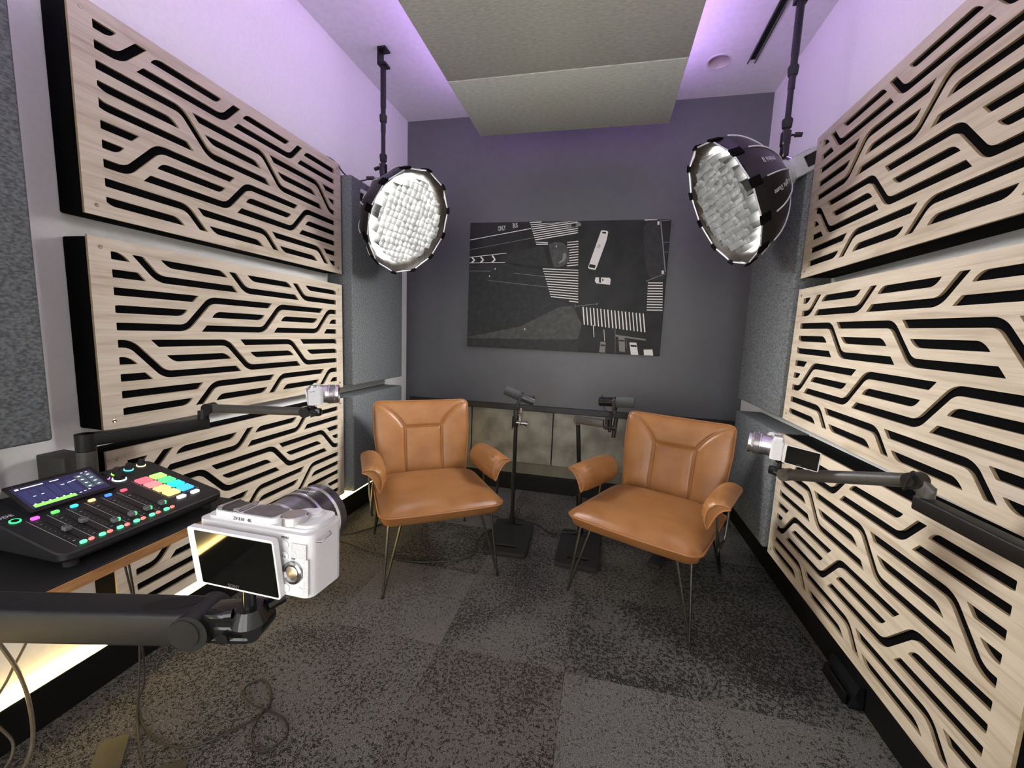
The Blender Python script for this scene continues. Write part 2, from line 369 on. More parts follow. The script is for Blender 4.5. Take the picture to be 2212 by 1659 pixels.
def ess(s0, sb, s1, y0, y1):
    """outline of a slot running along row y0, bending at sb to row y1 (48 degree S), cut parallel to the diagonal"""
    th = math.radians(48); R = 57.3; d = 97.0; sg = 1 if y1 > y0 else -1
    cl = [(s0, y0, 0.0)]
    for i in range(9):
        a = th * i / 8; cl.append((sb + R * math.sin(a), y0 + sg * R * (1 - math.cos(a)), sg * a))
    x, y = sb + R * math.sin(th) + d * math.cos(th), y0 + sg * (R * (1 - math.cos(th)) + d * math.sin(th))
    for i in range(9):
        a = th * (1 - i / 8); cl.append((x + R * (math.sin(th) - math.sin(a)), y + sg * R * (math.cos(a) - math.cos(th)), sg * a))
    cl.append((s1, y1, 0.0))
    h = 12.5; up, lo = [], []
    for (x, y, a) in cl:
        nx, ny = math.sin(a), -math.cos(a)
        up.append([x + nx * h, y + ny * h]); lo.append([x - nx * h, y - ny * h])
    k = 11.5 * sg
    up[0][0] -= k; lo[0][0] += k; up[-1][0] -= k; lo[-1][0] += k
    return [tuple(p) for p in up] + [tuple(p) for p in lo[::-1]]
def slots():
    T = 350.0; W = (57, 1143, 37.5, 562.5); row = lambda r: 49.5 + 55 * r; out = []
    for k in range(-2, 5):
        for rb in (-1, 5):
            s = 68 + T * k; out.append(ess(s - 252, s, s + 425, row(rb), row(rb + 2)))
            y = row(rb + 1) - 12.5; o_ = T * k
            out.append([(203 + o_, y)] + bez((419 + o_, y), (440 + o_, y + 2), (460 + o_, y + 25)) + bez((243 + o_, y + 25), (222 + o_, y + 23), (203 + o_, y))[:-1])
        for ru in (2, 8):
            s = 254 + T * k; out.append(ess(s - 256, s, s + 418, row(ru + 2), row(ru)))
            y = row(ru + 1) - 12.5; o_ = T * k
            out.append(bez((382 + o_, y + 25), (396 + o_, y + 2), (418 + o_, y)) + bez((638 + o_, y), (625 + o_, y + 23), (600 + o_, y + 25)))
    res = []
    for p in out:
        q = clip(p, W)
        if len(q) >= 3:
            A = abs(sum(q[i - 1][0] * q[i][1] - q[i][0] * q[i - 1][1] for i in range(len(q)))) / 2
            if A > 60: res.append(soften(q))
    return res
SL = slots()
PT = .008
def face_mesh(rot):
    cu = bpy.data.curves.new('panel_face', 'CURVE'); cu.dimensions = '2D'; cu.fill_mode = 'BOTH'; cu.extrude = PT / 2
    f = (lambda s, t: (1200 - s, 600 - t)) if rot else (lambda s, t: (s, t))
    add_spline(cu, [(0, 0), (1.2, 0), (1.2, -.6), (0, -.6)])
    for q in SL: add_spline(cu, [(f(*p)[0] / 1000, -f(*p)[1] / 1000) for p in q])
    me = curve_mesh(cu, 'panel_face'); me.materials.append(M_wood); me.materials.append(M_ledge)
    for p in me.polygons:
        if abs(p.normal.z) < .5: p.material_index = 1
    return me
FACE = {0: face_mesh(0), 1: face_mesh(1)}
def panel_screw():
    b = BM(); lathe(b, [(0, .0062), (.0012, .0060), (.0016, .0045), (.0010, .0028), (.0004, .0001)], (0, 0, 0), (0, 0, 1), 14, closed_ends=False)
    me_o = obj('screw', b, M_steel); return me_o
SCREW = panel_screw(); SCREW_USED = [False]
def wood_panel(x, y, ztop, side, rot, depth, label, tilt=0.0):
    if side == 'L': Mx = basis((x, y, ztop), (0, 1, 0), (0, 0, 1), (1, 0, 0))
    else: Mx = basis((x, y, ztop), (0, -1, 0), (0, 0, 1), (-1, 0, 0))
    Mx = Mx @ Matrix.Rotation(tilt, 4, 'Z')
    t = thing('diffuser_panel', label, 'acoustic panel', Mx, 'cut wood acoustic panels')
    o = bpy.data.objects.new('wood_face', FACE[rot]); C.objects.link(o); o.parent = t; o.location = (0, 0, -PT / 2)
    obj('backing_box', box(BM(), (.004, -.597, -depth + .001), (1.196, -.003, -PT), .006, 3), M_blackfab, t)
    for sx, sy in ((.03, -.03), (1.17, -.03), (.03, -.57), (1.17, -.57)):
        if not SCREW_USED[0]:
            s_ = SCREW; s_.parent = t; s_.matrix_local = Matrix.Translation((sx, sy, 0)); SCREW_USED[0] = True
        else: share(SCREW, t, Matrix.Translation((sx, sy, 0)))
    return t
PXL, PXR = -1.5096, .8555
DL, DR = PXL - XL, XR - PXR
wood_panel(PXL, .930, 2.157, 'L', 1, DL, 'topmost cut wood acoustic panel on the left wall, under the purple glow')
wood_panel(PXL, .930, 1.4955, 'L', 0, DL, 'middle cut wood acoustic panel on the left wall, behind the small white camera')
wood_panel(PXL, .930, .831, 'L', 1, DL, 'lowest cut wood acoustic panel on the left wall, beside the desk')
wood_panel(PXR, 2.127, 2.150, 'R', 0, DR, 'topmost cut wood acoustic panel on the right wall, touching the hanging softbox')
wood_panel(PXR, 2.127, 1.502, 'R', 1, DR, 'middle cut wood acoustic panel on the right wall, above the camera arm', -.018)
wood_panel(PXR, 2.127, .832, 'R', 1, DR, 'lowest cut wood acoustic panel on the right wall, near the black floor edge')

# ================================================================== FABRIC PANELS
def fabric(name, a, b_, m, label, bev=.008):
    c = [(a[i] + b_[i]) / 2 for i in range(3)]
    bm_ = box(BM(), [a[i] - c[i] for i in range(3)], [b_[i] - c[i] for i in range(3)], bev, 3)
    o = obj(name, bm_, m); o.location = c
    return tag(o, label, 'acoustic panel')
fabric('fabric_panel', (XL + .001, 2.150, .905), (-1.455, 2.757, 2.113), M_fabric, 'tall grey felt acoustic panel on the left wall behind the round softbox')
fabric('fabric_panel', (XL + .001, 2.150, .236), (-1.455, 2.757, .838), M_fabric, 'low grey felt acoustic panel on the left wall beside the left leather chair')
fabric('fabric_panel', (XL + .001, .19, .909), (-1.470, .790, 2.113), M_fabric, 'grey felt acoustic panel at the left edge nearest the viewer')
fabric('fabric_panel', (.835, 2.140, .908), (XR - .001, 2.742, 2.113), M_fabric, 'tall grey felt acoustic panel on the right wall under the hanging softbox')
fabric('fabric_panel', (.835, 2.140, .245), (XR - .001, 2.742, .832), M_fabric, 'low grey felt acoustic panel on the right wall behind the right leather chair')
# hanging ceiling clouds with purple light strips on their upper edges
for (y0, y1, lab, z) in ((2.180, 2.772, 'pale olive felt ceiling panel nearest the dark back wall', 2.560), (.976, 2.176, 'large pale olive felt ceiling panel overhead in the middle of the room', 2.562), (-.228, .972, 'pale olive felt ceiling panel overhead behind the viewer', 2.562)):
    t = thing('ceiling_panel', lab, 'acoustic panel', (-.296, (y0 + y1) / 2, z), 'felt ceiling panels')
    h = (y1 - y0) / 2
    obj('felt_board', box(BM(), (-.599, -h, 0), (.599, h, .050), .004, 2), M_cloud, t)
    for sx in (-1, 1): obj('purple_led_strip', box(BM(), (sx * .585 - .006, -h + .01, .051), (sx * .585 + .006, h - .01, .060)), M_ledp, t, 0, label='glowing purple light strip')
    for sx in (-.45, .45):
        for sy in (-h * .8, h * .8): obj('hanger', cyl(BM(), (sx, sy, .05), (sx, sy, ZC - z), .0015, n=6), M_chrome, t)

# ================================================================== WALL PICTURE
AX0, AX1, AZ0, AZ1 = -1.069, .403, 1.136, 2.091
t = thing('wall_picture', 'black and white aerial street photograph on canvas hung on the dark back wall', 'picture', basis(((AX0 + AX1) / 2, YB - .001, (AZ0 + AZ1) / 2), (1, 0, 0), (0, 0, 1), (0, -1, 0)) @ Matrix.Rotation(-.004, 4, 'Z'))
AW, AH = AX1 - AX0, AZ1 - AZ0
obj('canvas', box(BM(), (-AW / 2, -AH / 2, 0), (AW / 2, AH / 2, .036), .002, 1), M_canvas, t)
ARTLEV = [(.006, .006, .006), (.020, .0215, .0215), (.055, .056, .052), (.22, .215, .20), (.80, .78, .74)]
ARTM = [noise_mat('print_tone', c, tuple(v * (1.0 if i > 2 else 1.6) for v in c), 26, .5, detail=8, spec=.28, lo=.4, hi=.7) for i, c in enumerate(ARTLEV)]
ART=[(1,[0,334,191,318,403,376,446,584,571,640,612,788,600,1000,0,1000]),(2,[2,921,289,819,489,658,557,640,612,780,596,894,444,965,0,994]),(1,[0,930,442,911,597,901,600,1000,0,1000]),(1,[170,273,200,250,334,202,393,184,429,342,277,325,196,310,175,295]),(2,[420,173,451,155,489,160,516,189,528,243,525,294,504,335,471,349,453,342,440,287]),(3,[497,243,512,240,514,272,503,302,480,320,477,310,495,287]),(1,[878,56,892,21,924,12,953,57,974,230,997,398,979,440,939,434,917,406,901,336,884,160]),(4,[319,11,379,6,378,0,318,4]),(4,[322,27,558,1,558,0,322,21]),(4,[326,44,562,0,561,0,326,37]),(4,[330,60,562,13,562,6,329,53]),(4,[334,76,563,28,562,22,333,70]),(4,[338,93,563,43,563,37,337,86]),(4,[342,109,564,59,563,52,341,103]),(4,[346,125,565,74,564,68,345,119]),(4,[350,142,565,90,564,83,349,135]),(4,[353,158,417,164,417,158,353,152]),(4,[357,175,417,175,417,168,357,168]),(4,[515,162,570,155,570,148,514,156]),(4,[516,182,571,174,570,168,515,175]),(4,[516,201,572,194,571,187,516,195]),(4,[527,221,572,213,572,207,527,215]),(4,[528,241,573,233,572,226,527,234]),(4,[529,260,574,252,573,246,528,254]),(4,[529,280,574,272,573,265,528,273]),(4,[530,300,575,292,574,285,529,293]),(4,[520,319,575,311,575,305,519,313]),(4,[520,339,576,331,575,324,520,333]),(4,[397,363,578,372,578,366,397,356]),(4,[401,382,579,392,579,386,401,376]),(4,[406,402,580,412,580,406,406,395]),(4,[410,421,580,432,580,426,410,415]),(4,[414,441,581,453,581,446,415,434]),(4,[419,460,582,473,582,466,419,453]),(4,[423,480,582,493,582,486,423,473]),(4,[428,499,583,513,583,506,428,492]),(4,[432,519,584,533,584,527,432,512]),(4,[437,538,584,553,584,547,437,531]),(4,[441,558,585,574,585,567,441,551]),(4,[446,577,586,594,586,587,446,570]),(4,[541,608,587,616,588,609,542,602]),(4,[918,461,986,460,986,452,917,453]),(4,[918,481,987,480,987,472,918,473]),(4,[918,501,988,500,988,492,918,493]),(4,[919,521,989,520,989,512,919,513]),(4,[919,541,990,540,990,532,919,533]),(4,[920,561,991,560,991,552,919,553]),(4,[920,581,992,580,992,572,920,573]),(4,[921,601,993,600,993,592,920,593]),(4,[921,621,994,620,993,612,921,613]),(4,[921,641,995,640,994,632,921,634]),(4,[922,662,996,660,995,652,922,654]),(4,[610,648,622,784,628,783,616,647]),(4,[628,650,640,786,646,785,633,649]),(4,[646,652,658,789,664,788,651,651]),(4,[663,655,676,791,681,790,669,654]),(4,[681,657,694,794,699,793,686,656]),(4,[698,659,711,796,717,795,704,658]),(4,[716,662,729,799,734,798,721,661]),(4,[733,664,746,801,752,800,739,663]),(4,[751,666,764,804,770,803,756,665]),(4,[768,668,781,806,787,805,773,667]),(4,[785,671,799,809,804,808,791,670]),(4,[802,673,816,811,822,810,808,672]),(4,[819,675,833,814,839,813,825,674]),(4,[837,677,851,816,856,815,842,676]),(4,[854,680,868,819,873,818,859,679]),(4,[871,682,885,821,890,820,876,681]),(4,[887,684,902,824,908,823,893,683]),(4,[904,686,919,826,925,825,910,685]),(4,[0,138,326,54,325,49,0,133]),(3,[0,215,343,123,342,120,0,212]),(4,[1,275,203,241,202,237,1,270]),(4,[2,319,196,314,196,309,2,315]),(4,[12,278,28,299,33,292,17,270]),(4,[28,290,11,310,16,318,33,298]),(4,[60,271,76,297,81,290,65,264]),(4,[76,288,60,310,65,318,81,296]),(4,[123,261,139,293,145,287,129,255]),(4,[139,285,123,310,129,317,145,293]),(3,[111,457,426,502,426,499,111,454]),(3,[2,382,120,383,120,380,2,379]),(3,[249,396,409,422,409,419,249,393]),(4,[668,785,676,878,679,878,671,785]),(4,[723,816,730,905,732,904,725,815]),(3,[778,809,787,994,788,994,780,809]),(3,[834,880,839,950,841,950,836,880]),(3,[572,648,688,621,687,618,571,644]),(3,[570,625,572,659,574,658,572,625]),(3,[678,610,679,632,682,632,680,610]),(3,[909,447,995,389,994,385,907,443]),(4,[677,76,684,71,707,77,712,86,707,144,668,344,662,365,633,358,625,348,638,279]),(0,[684,82,703,86,701,98,683,94]),(0,[632,321,663,330,659,353,629,345]),(4,[666,420,734,423,740,437,738,475,708,471,670,465,663,446]),(1,[682,422,693,420,694,461,684,460]),(0,[699,431,705,431,705,449,699,448]),(3,[512,30,537,16,572,10,580,35,559,43,517,60]),(0,[528,25,552,19,555,38,533,45]),(3,[711,911,737,912,737,994,708,994]),(0,[713,932,735,932,735,944,712,944]),(3,[797,866,827,869,835,982,807,980]),(0,[801,889,827,891,828,902,802,901]),(4,[852,907,886,906,900,1000,864,1000]),(0,[858,924,887,925,889,939,860,939]),(4,[923,957,964,953,971,999,927,1000]),(3,[783,866,929,889,929,876,783,852]),(3,[951,20,991,377,996,376,956,19]),(4,[939,38,948,38,947,14,938,14]),(4,[977,390,987,390,986,366,976,367]),(4,[879,6,937,4,937,0,879,0]),(3,[944,14,998,7,998,3,944,10]),(3,[971,166,1000,163,1000,159,971,163]),(3,[978,235,1000,233,1000,230,978,232]),(4,[142,356,146,356,146,369,142,369]),(4,[113,415,117,415,117,428,113,428]),(4,[458,182,462,183,462,195,458,195]),(4,[315,831,319,831,319,844,315,844])]
b = BM()
for n_, (g, f) in enumerate(ART):
    pts = [(f[i] / 1000 * AW - AW / 2, AH / 2 - f[i + 1] / 1000 * AH) for i in range(0, len(f), 2)]
    z = .0362 + n_ * .000008
    try:
        F_ = b.faces.new([b.verts.new((x, y, z)) for x, y in pts]); F_.material_index = g
    except ValueError: pass
pr = obj('printed_street_scene', b, ARTM, t, 0)
for s_, x, y, sz, sx in (('ONLY', .172, .048, .05, .45), ('BUS', .243, .028, .05, .45), ('334', .672, .19, .03, .6)):
    text('printed_word', s_, sz, ARTM[4] if s_ != '334' else ARTM[2], t, Matrix.Translation((x * AW - AW / 2, AH / 2 - y * AH, .0374)) @ Matrix.Rotation(.12 if s_ != '334' else 1.2, 4, 'Z'), sx=sx)

# ================================================================== LEATHER CHAIRS
def grid_surf(bm, fn, nu, nv, flip=False, close_u=False, mi=0):
    V = [[bm.verts.new(fn(i / nu, j / nv)) for j in range(nv + 1)] for i in range(nu + (0 if close_u else 1))]
    n = len(V)
    for i in range(nu):
        for j in range(nv):
            a, b_, c, d = V[i][j], V[(i + 1) % n][j], V[(i + 1) % n][j + 1], V[i][j + 1]
            bm.faces.new((a, b_, c, d)).material_index = mi
    return V
def rr_xy(u, v, w, d, r):
    """map square to rounded rectangle"""
    x, y = u * w / 2, v * d / 2
    ex, ey = max(0, abs(x) - (w / 2 - r)), max(0, abs(y) - (d / 2 - r))
    if ex > 0 and ey > 0:
        m = max(ex, ey); l = math.hypot(ex, ey)
        k = m / l
        x = math.copysign(w / 2 - r + ex * k, x); y = math.copysign(d / 2 - r + ey * k, y)
    return x, y
def dist_seg(p, a, b_):
    ax, ay = a; bx, by = b_; dx, dy = bx - ax, by - ay
    t_ = max(0, min(1, ((p[0] - ax) * dx + (p[1] - ay) * dy) / (dx * dx + dy * dy)))
    return math.hypot(p[0] - ax - t_ * dx, p[1] - ay - t_ * dy)
def make_chair(mat, label):
    """local: x to the sitter's left as seen from the front (viewer's right), y to the back, z up"""
    t = thing('leather_armchair', label, 'chair', mat, 'tan leather armchairs')
    # seat cushion, slightly sloping back
    W, D = .60, .60
    def zseat(y): return .405 - .028 * (y + .36) / .6
    b = BM()
    def top(u, v):
        x, y = rr_xy(2 * u - 1, 2 * v - 1, W, D, .05); uu, vv = abs(2 * u - 1), abs(2 * v - 1)
        e = (1 - uu ** 6) ** .7 * (1 - vv ** 6) ** .7
        bow = .03 * (1 - (2 * u - 1) ** 2) * (1 if 2 * v - 1 < 0 else 0) * (abs(2 * v - 1)) ** 2
        return (x, y - .06 - bow, zseat(y - .06) + .052 * e + .008 * math.cos(PI * uu / 2))
    def bot(u, v):
        x, y = rr_xy(2 * u - 1, 2 * v - 1, W, D, .05); uu, vv = abs(2 * u - 1), abs(2 * v - 1)
        e = (1 - uu ** 22) ** .5 * (1 - vv ** 22) ** .5
        bow = .03 * (1 - (2 * u - 1) ** 2) * (1 if 2 * v - 1 < 0 else 0) * (abs(2 * v - 1)) ** 2
        return (x * (1 - .02 * e), (y - .06 - bow) * (1 - .02 * e), zseat(y - .06) - .056 * e + .008 * math.cos(PI * uu / 2))
    grid_surf(b, top, 48, 48); grid_surf(b, bot, 48, 48)
    bmesh.ops.remove_doubles(b, verts=b.verts[:], dist=.0005)
    seat = obj('seat', b, M_leather, t, 60)
    edge = []
    N = 40
    for k, (f) in enumerate((lambda s: (s, 0), lambda s: (1, s), lambda s: (1 - s, 1), lambda s: (0, 1 - s))):
        for i in range(N): edge.append(top(*f(i / N)))
    obj('seat_piping', tube(BM(), edge, .0056, 6, True), M_stitch, seat)
    # backrest, reclined 13 degrees
    BW, BH = .575, .465; tilt = math.radians(-13)
    Mb = Matrix.Translation((0, .255, .365)) @ Matrix.Rotation(tilt, 4, 'X')
    seams = [((-.11, .02), (-.11, .305)), ((.11, .02), (.11, .305)), ((-.11, .305), (.11, .305))]
    for sg in (-1, 1):
        pts = bez((sg * .11, .305), (sg * .16, .40), (sg * .265, .452), 8)
        seams += list(zip(pts, pts[1:]))
    b = BM()
    def bxz(u, v): 
        x, z = rr_xy(2 * u - 1, 2 * v - 1, BW, BH, .035); z += BH / 2
        x *= 1 - .10 * max(0, (.3 - z)) / .3
        return x, z
    def bf(u, v):
        x, z = bxz(u, v); uu, vv = abs(2 * u - 1), abs(2 * v - 1)
        e = (1 - uu ** 5) ** .55 * (1 - vv ** 6) ** .55
        d_ = min(dist_seg((x, z), *s_) for s_ in seams)
        g = .010 * math.exp(-(d_ / .009) ** 2) * e
        pil = .004 * min(1, d_ / .05) * e
        cur = .030 * (x / (BW / 2)) ** 2
        return (x, -.035 * e + g - pil - cur + .012, z)
    def bb(u, v):
        x, z = bxz(u, v); uu, vv = abs(2 * u - 1), abs(2 * v - 1)
        e = (1 - uu ** 8) ** .5 * (1 - vv ** 8) ** .5
        return (x, .022 * e - .030 * (x / (BW / 2)) ** 2 + .012, z)
    grid_surf(b, bf, 96, 80); grid_surf(b, bb, 30, 26)
    bmesh.ops.remove_doubles(b, verts=b.verts[:], dist=.0004)
    back = obj('backrest', b, M_leather, t, 60, mat=Mb)
    edge = []
    for f in (lambda s: (s, 0), lambda s: (1, s), lambda s: (1 - s, 1), lambda s: (0, 1 - s)):
        for i in range(30): edge.append(bf(*f(i / 30)))
    obj('back_piping', tube(BM(), edge, .0042, 6, True), M_stitch, back)
    def surf_y(x, z): return -.035 * ((1 - min(.99, abs(x) / (BW / 2)) ** 5) * (1 - min(.99, abs(z - BH / 2) / (BH / 2)) ** 6)) ** .55 - .030 * (x / (BW / 2)) ** 2 + .018
    for pts in ([(-.11, .03), (-.11, .305)], [(.11, .03), (.11, .305)], [(-.11, .305), (.11, .305)]) + tuple(bez((sg * .11, .305), (sg * .16, .40), (sg * .265, .452), 8) for sg in (-1, 1)):
        P = []
        for a, c in zip(pts, pts[1:]):
            for i in range(4): P.append((a[0] + (c[0] - a[0]) * i / 4, a[1] + (c[1] - a[1]) * i / 4))
        P.append(pts[-1])
        obj('seam', tube(BM(), [(x, surf_y(x, z), z) for x, z in P], .0026, 5), M_stitch, back)
    # armrests: padded crescent section, flared at the front
    for sg in (-1, 1):
        # outer (upper, inner-side) skin control points and underside control points (lx, z)
        up = [(.290, .482), (.279, .516), (.285, .556), (.306, .582), (.336, .591), (.368, .588)]
        dn = [(.368, .584), (.344, .572), (.325, .552), (.311, .526), (.301, .500), (.292, .480)]
        U_ = spline([(x, z, 0) for x, z in up], 5)[:-1]; D_ = [Vector((dn[0][0], dn[0][1], 0))] + spline([(x, z, 0) for x, z in dn], 5)[1:-1]
        prof = U_ + D_
        b = BM(); n_ = len(prof); nu_ = len(U_)
        rings = []
        L = 30; mx_, mz_ = .330, .530
        for i in range(L + 1):
            s_ = (i / L) ** 1.25; y = -.228 + .41 * s_
            bul = .028 * (1 - math.exp(-s_ / .06)) + .006 * math.sin(PI * s_)
            fl_ = .005 * math.exp(-s_ / .035)
            endk = 1 if s_ < .84 else math.sqrt(max(0.03, 1 - ((s_ - .84) / .16) ** 2))
            ring = []
            for j, p in enumerate(prof):
                dx, dz = p.x - mx_, p.y - mz_; l_ = math.hypot(dx, dz) or 1
                if j < nu_:
                    w_ = math.sin(PI * (j + .5) / nu_) ** .6
                    pl = .0035 * math.sin(j * 2.2) * math.exp(-((s_ - .10) / .07) ** 2)
                    k = (bul + pl) * w_
                    if j > nu_ * .6: k += fl_ * (j / nu_)
                else: k = 0
                xx, zz = p.x + dx / l_ * k, p.y + dz / l_ * k
                if j < nu_ * .25: zz -= fl_ * .8
                if j > nu_ and j < nu_ + 4: xx += fl_ * .6
                xx, zz = .315 + (xx - .315) * (.4 + .6 * endk), .535 + (zz - .535) * (.4 + .6 * endk)
                ring.append(b.verts.new((sg * xx, y, zz - .030 * s_)))
            rings.append(ring)
        for A, B_ in zip(rings, rings[1:]):
            for j in range(n_): b.faces.new((A[j], A[(j + 1) % n_], B_[(j + 1) % n_], B_[j]))
        lip = [v.co + Vector((0, -.001, 0)) for v in rings[0]]
        b.faces.new(rings[0]); b.faces.new(rings[-1][::-1])
        arm = obj('armrest', b, M_leather, t, 60)
        obj('arm_piping', tube(BM(), lip, .0036, 6, True), M_stitch, arm)
        # arm support rods
        rod = spline([(sg * .315, -.19, .56), (sg * .322, -.185, .47), (sg * .325, -.16, .36), (sg * .318, -.13, .330), (sg * .318, .02, .318), (sg * .322, .06, .34), (sg * .325, .08, .45), (sg * .318, .085, .545)], 6)
        obj('arm_rod', tube(BM(), rod, .0055, 8), M_rod, t)
        obj('arm_bracket', box(BM(), (sg * .318 - .004, -.08, .318), (sg * .318 + .004, .0, .338), .002), M_rod, t)
        # hairpin legs
        for fy in (-1, 1):
            fx, fyy = sg * .285, fy * .322
            tops = ((sg * .252, fy * .275, .365), (sg * .19, fy * .285, .365)) if fy < 0 else ((sg * .255, fy * .24, .345), (sg * .235, fy * .17, .345))
            p = Vector((fx, fyy, .010)); a, c = Vector(tops[0]), Vector(tops[1])
            e = [a, p + (a - p).normalized() * .03 + Vector((0, 0, .0)), p + (a - p).normalized() * .009, p + Vector((0, 0, .001)), p + (c - p).normalized() * .009, p + (c - p).normalized() * .03, c]
            leg = obj('leg', tube(BM(), [e[0]] + spline(e[1:-1], 4) + [e[-1]], .0058, 8), M_rod, t)
            obj('foot', cyl(BM(), (fx, fyy, 0), (fx, fyy, .016), .009, .008, 10), M_rubber, leg)
    # seat frame under the cushion and the back bracket
    fr = BM()
    for sg in (-1, 1): box(fr, (sg * .24 - .012, -.30, .342), (sg * .24 + .012, .26, .358))
    for y in (-.28, .2): box(fr, (-.25, y - .012, .340), (.25, y + .012, .356))
    obj('seat_frame', fr, M_blackmetal, t, 0)
    for sg in (-1, 1): obj('back_bracket', tube(BM(), spline([(sg * .2, .15, .35), (sg * .2, .27, .355), (sg * .2, .31, .42), (sg * .2, .34, .55)], 5), .007, 8), M_blackmetal, t)
    return t
make_chair(basis((-.88, 2.016, 0), (.823, .568, 0), (-.568, .823, 0), (0, 0, 1)), 'tan leather armchair with hairpin legs on the left, beside the yellow light strip')
make_chair(basis((.298, 2.068, 0), (.9102, -.4142, 0), (.4142, .9102, 0), (0, 0, 1)), 'tan leather armchair with hairpin legs on the right, beside the right wall panels')

# ================================================================== MICROPHONES AND STANDS
def mic_base(t, cx, cy, w, d, rot=0):
    R_ = Matrix.Translation((cx, cy, 0)) @ Matrix.Rotation(rot, 4, 'Z')
    cu = bpy.data.curves.new('base', 'CURVE'); cu.dimensions = '2D'; cu.fill_mode = 'BOTH'; cu.extrude = .010; cu.bevel_depth = .003; cu.bevel_resolution = 2
    add_spline(cu, rrect(-w / 2, -d / 2, w / 2, d / 2, .03))
    add_spline(cu, rrect(-w * .27, -d / 2 + .055, w * .27, -d / 2 + .088, .016)[::-1])
    add_spline(cu, rrect(-w * .27, d / 2 - .070, w * .27, d / 2 - .040, .014)[::-1])
    me = curve_mesh(cu, 'base_plate'); me.materials.append(M_rubber)
    o = bpy.data.objects.new('base_plate', me); C.objects.link(o); o.parent = t; o.matrix_local = R_ @ Matrix.Translation((0, 0, .016))
    me.shade_smooth(); me.set_sharp_from_angle(angle=.6)
    b = BM(); box(b, (-w * .30, -d / 2 + .045, .002), (w * .30, -d / 2 + .098, .012)); box(b, (-w * .30, d / 2 - .08, .002), (w * .30, d / 2 - .03, .012))
    obj('base_underside', b, M_black, t, 0, mat=R_)
    return R_
def mic_head(mat, label, mbody=None):
    """local: x along the body, foam end at -x"""
    t = thing('microphone', label, 'microphone', mat, 'broadcast microphones')
    b = BM(); lathe(b, [(-.108, .020), (-.106, .0275), (-.100, .029), (-.02, .0305), (-.008, .030), (-.006, .026)], (0, 0, 0), (1, 0, 0), 28); obj('foam_windscreen', b, M_foam, t)
    b = BM(); lathe(b, [(-.008, .0265), (.084, .0265), (.088, .0255), (.090, .022)], (0, 0, 0), (1, 0, 0), 28); body = obj('body', b, mbody or M_micbody, t)
    b = BM(); lathe(b, [(.0895, .0235), (.0905, .0235), (.0905, .001)], (0, 0, 0), (1, 0, 0), 28); obj('rear_plate', b, M_black, body)
    box(b := BM(), (.0906, -.010, .006), (.0912, .010, .011)); box(b, (.0906, -.010, -.010), (.0912, -.002, .002)); box(b, (.0906, .002, -.010), (.0912, .010, .002)); obj('switch_markings', b, M_white, body, 0)
    b = BM()
    for sy in (-1, 1):
        box(b, (-.006, sy * .030 - .0025, -.040), (.012, sy * .030 + .0025, .012), .002, 1); cyl(b, (.003, sy * .030, .004), (.003, sy * .040, .004), .010, n=14)
        cyl(b, (.003, sy * .034, .022), (.003, sy * .039, .022), .004, n=8)
    box(b, (-.006, -.032, -.046), (.012, .032, -.038), .002, 1); box(b, (-.008, -.010, -.072), (.014, .010, -.044), .003, 1)
    obj('yoke', b, M_blackmetal, t)
    b = BM(); lathe(b, [(-.002, .0285), (.010, .0285)], (0, 0, 0), (1, 0, 0), 24); obj('clamp_ring', b, M_chrome, t)
    obj('thumb_knob', cyl(BM(), (.075, 0, .026), (.075, 0, .036), .005, n=10), M_blackmetal, t)
    obj('signal_wire', tube(BM(), spline([(.070, -.01, -.025), (.058, -.012, -.050), (.03, -.008, -.062), (.012, 0, -.060)], 6), .0022, 6), M_cable, t)
    return t
def clamp_bits(b, p):
    x, y, z = p
    cyl(b, (x, y, z - .012), (x, y, z + .055), .010, n=12); cyl(b, (x - .022, y, z), (x + .032, y, z), .009, n=12)
    cyl(b, (x + .026, y, z), (x + .048, y, z - .004), .013, .015, 8); cyl(b, (x - .004, y - .02, z + .015), (x - .004, y + .025, z + .015), .008, n=10)
    box(b, (x - .014, y - .012, z + .045), (x + .014, y + .012, z + .062), .003, 1)
# left stand
t = thing('microphone_stand', 'black straight microphone stand between the chairs, near the left chair', 'mic stand', (-.495, 2.30, 0), 'microphone stands')
mic_base(t, 0.012, 0, .245, .41, .06)
px, py = -.012, .15
b = BM(); cyl(b, (px, py, .02), (px, py, .78), .0125, n=16); obj('pole', b, M_blackmetal, t)
b = BM(); cyl(b, (px, py, .02), (px, py, .09), .019, .017, 16); cyl(b, (px, py, .27), (px, py, .37), .018, n=16); cyl(b, (px, py, .26), (px, py, .285), .021, n=16); obj('height_clutch', b, M_blackmetal, t)
b = BM(); box(b, (px - .016, py - .014, .67), (px + .012, py + .014, .785), .004); cyl(b, (px - .02, py - .012, .66), (px - .018, py - .012, .74), .004, n=8); obj('boom_slide', b, M_satin, t)
b = BM(); clamp_bits(b, (px + .028, py - .01, .70)); cyl(b, (px + .032, py - .01, .70), (px + .032, py - .01, .80), .009, n=12); obj('swivel_clamp', b, M_chrome, t)
mm = Matrix.Translation((-.480, 2.435, .868)) @ Matrix.Rotation(.1, 4, 'Z') @ Matrix.Rotation(math.radians(20), 4, 'Y')
mic_head(mm, 'grey cylindrical microphone with foam end, tilted, on the left stand')
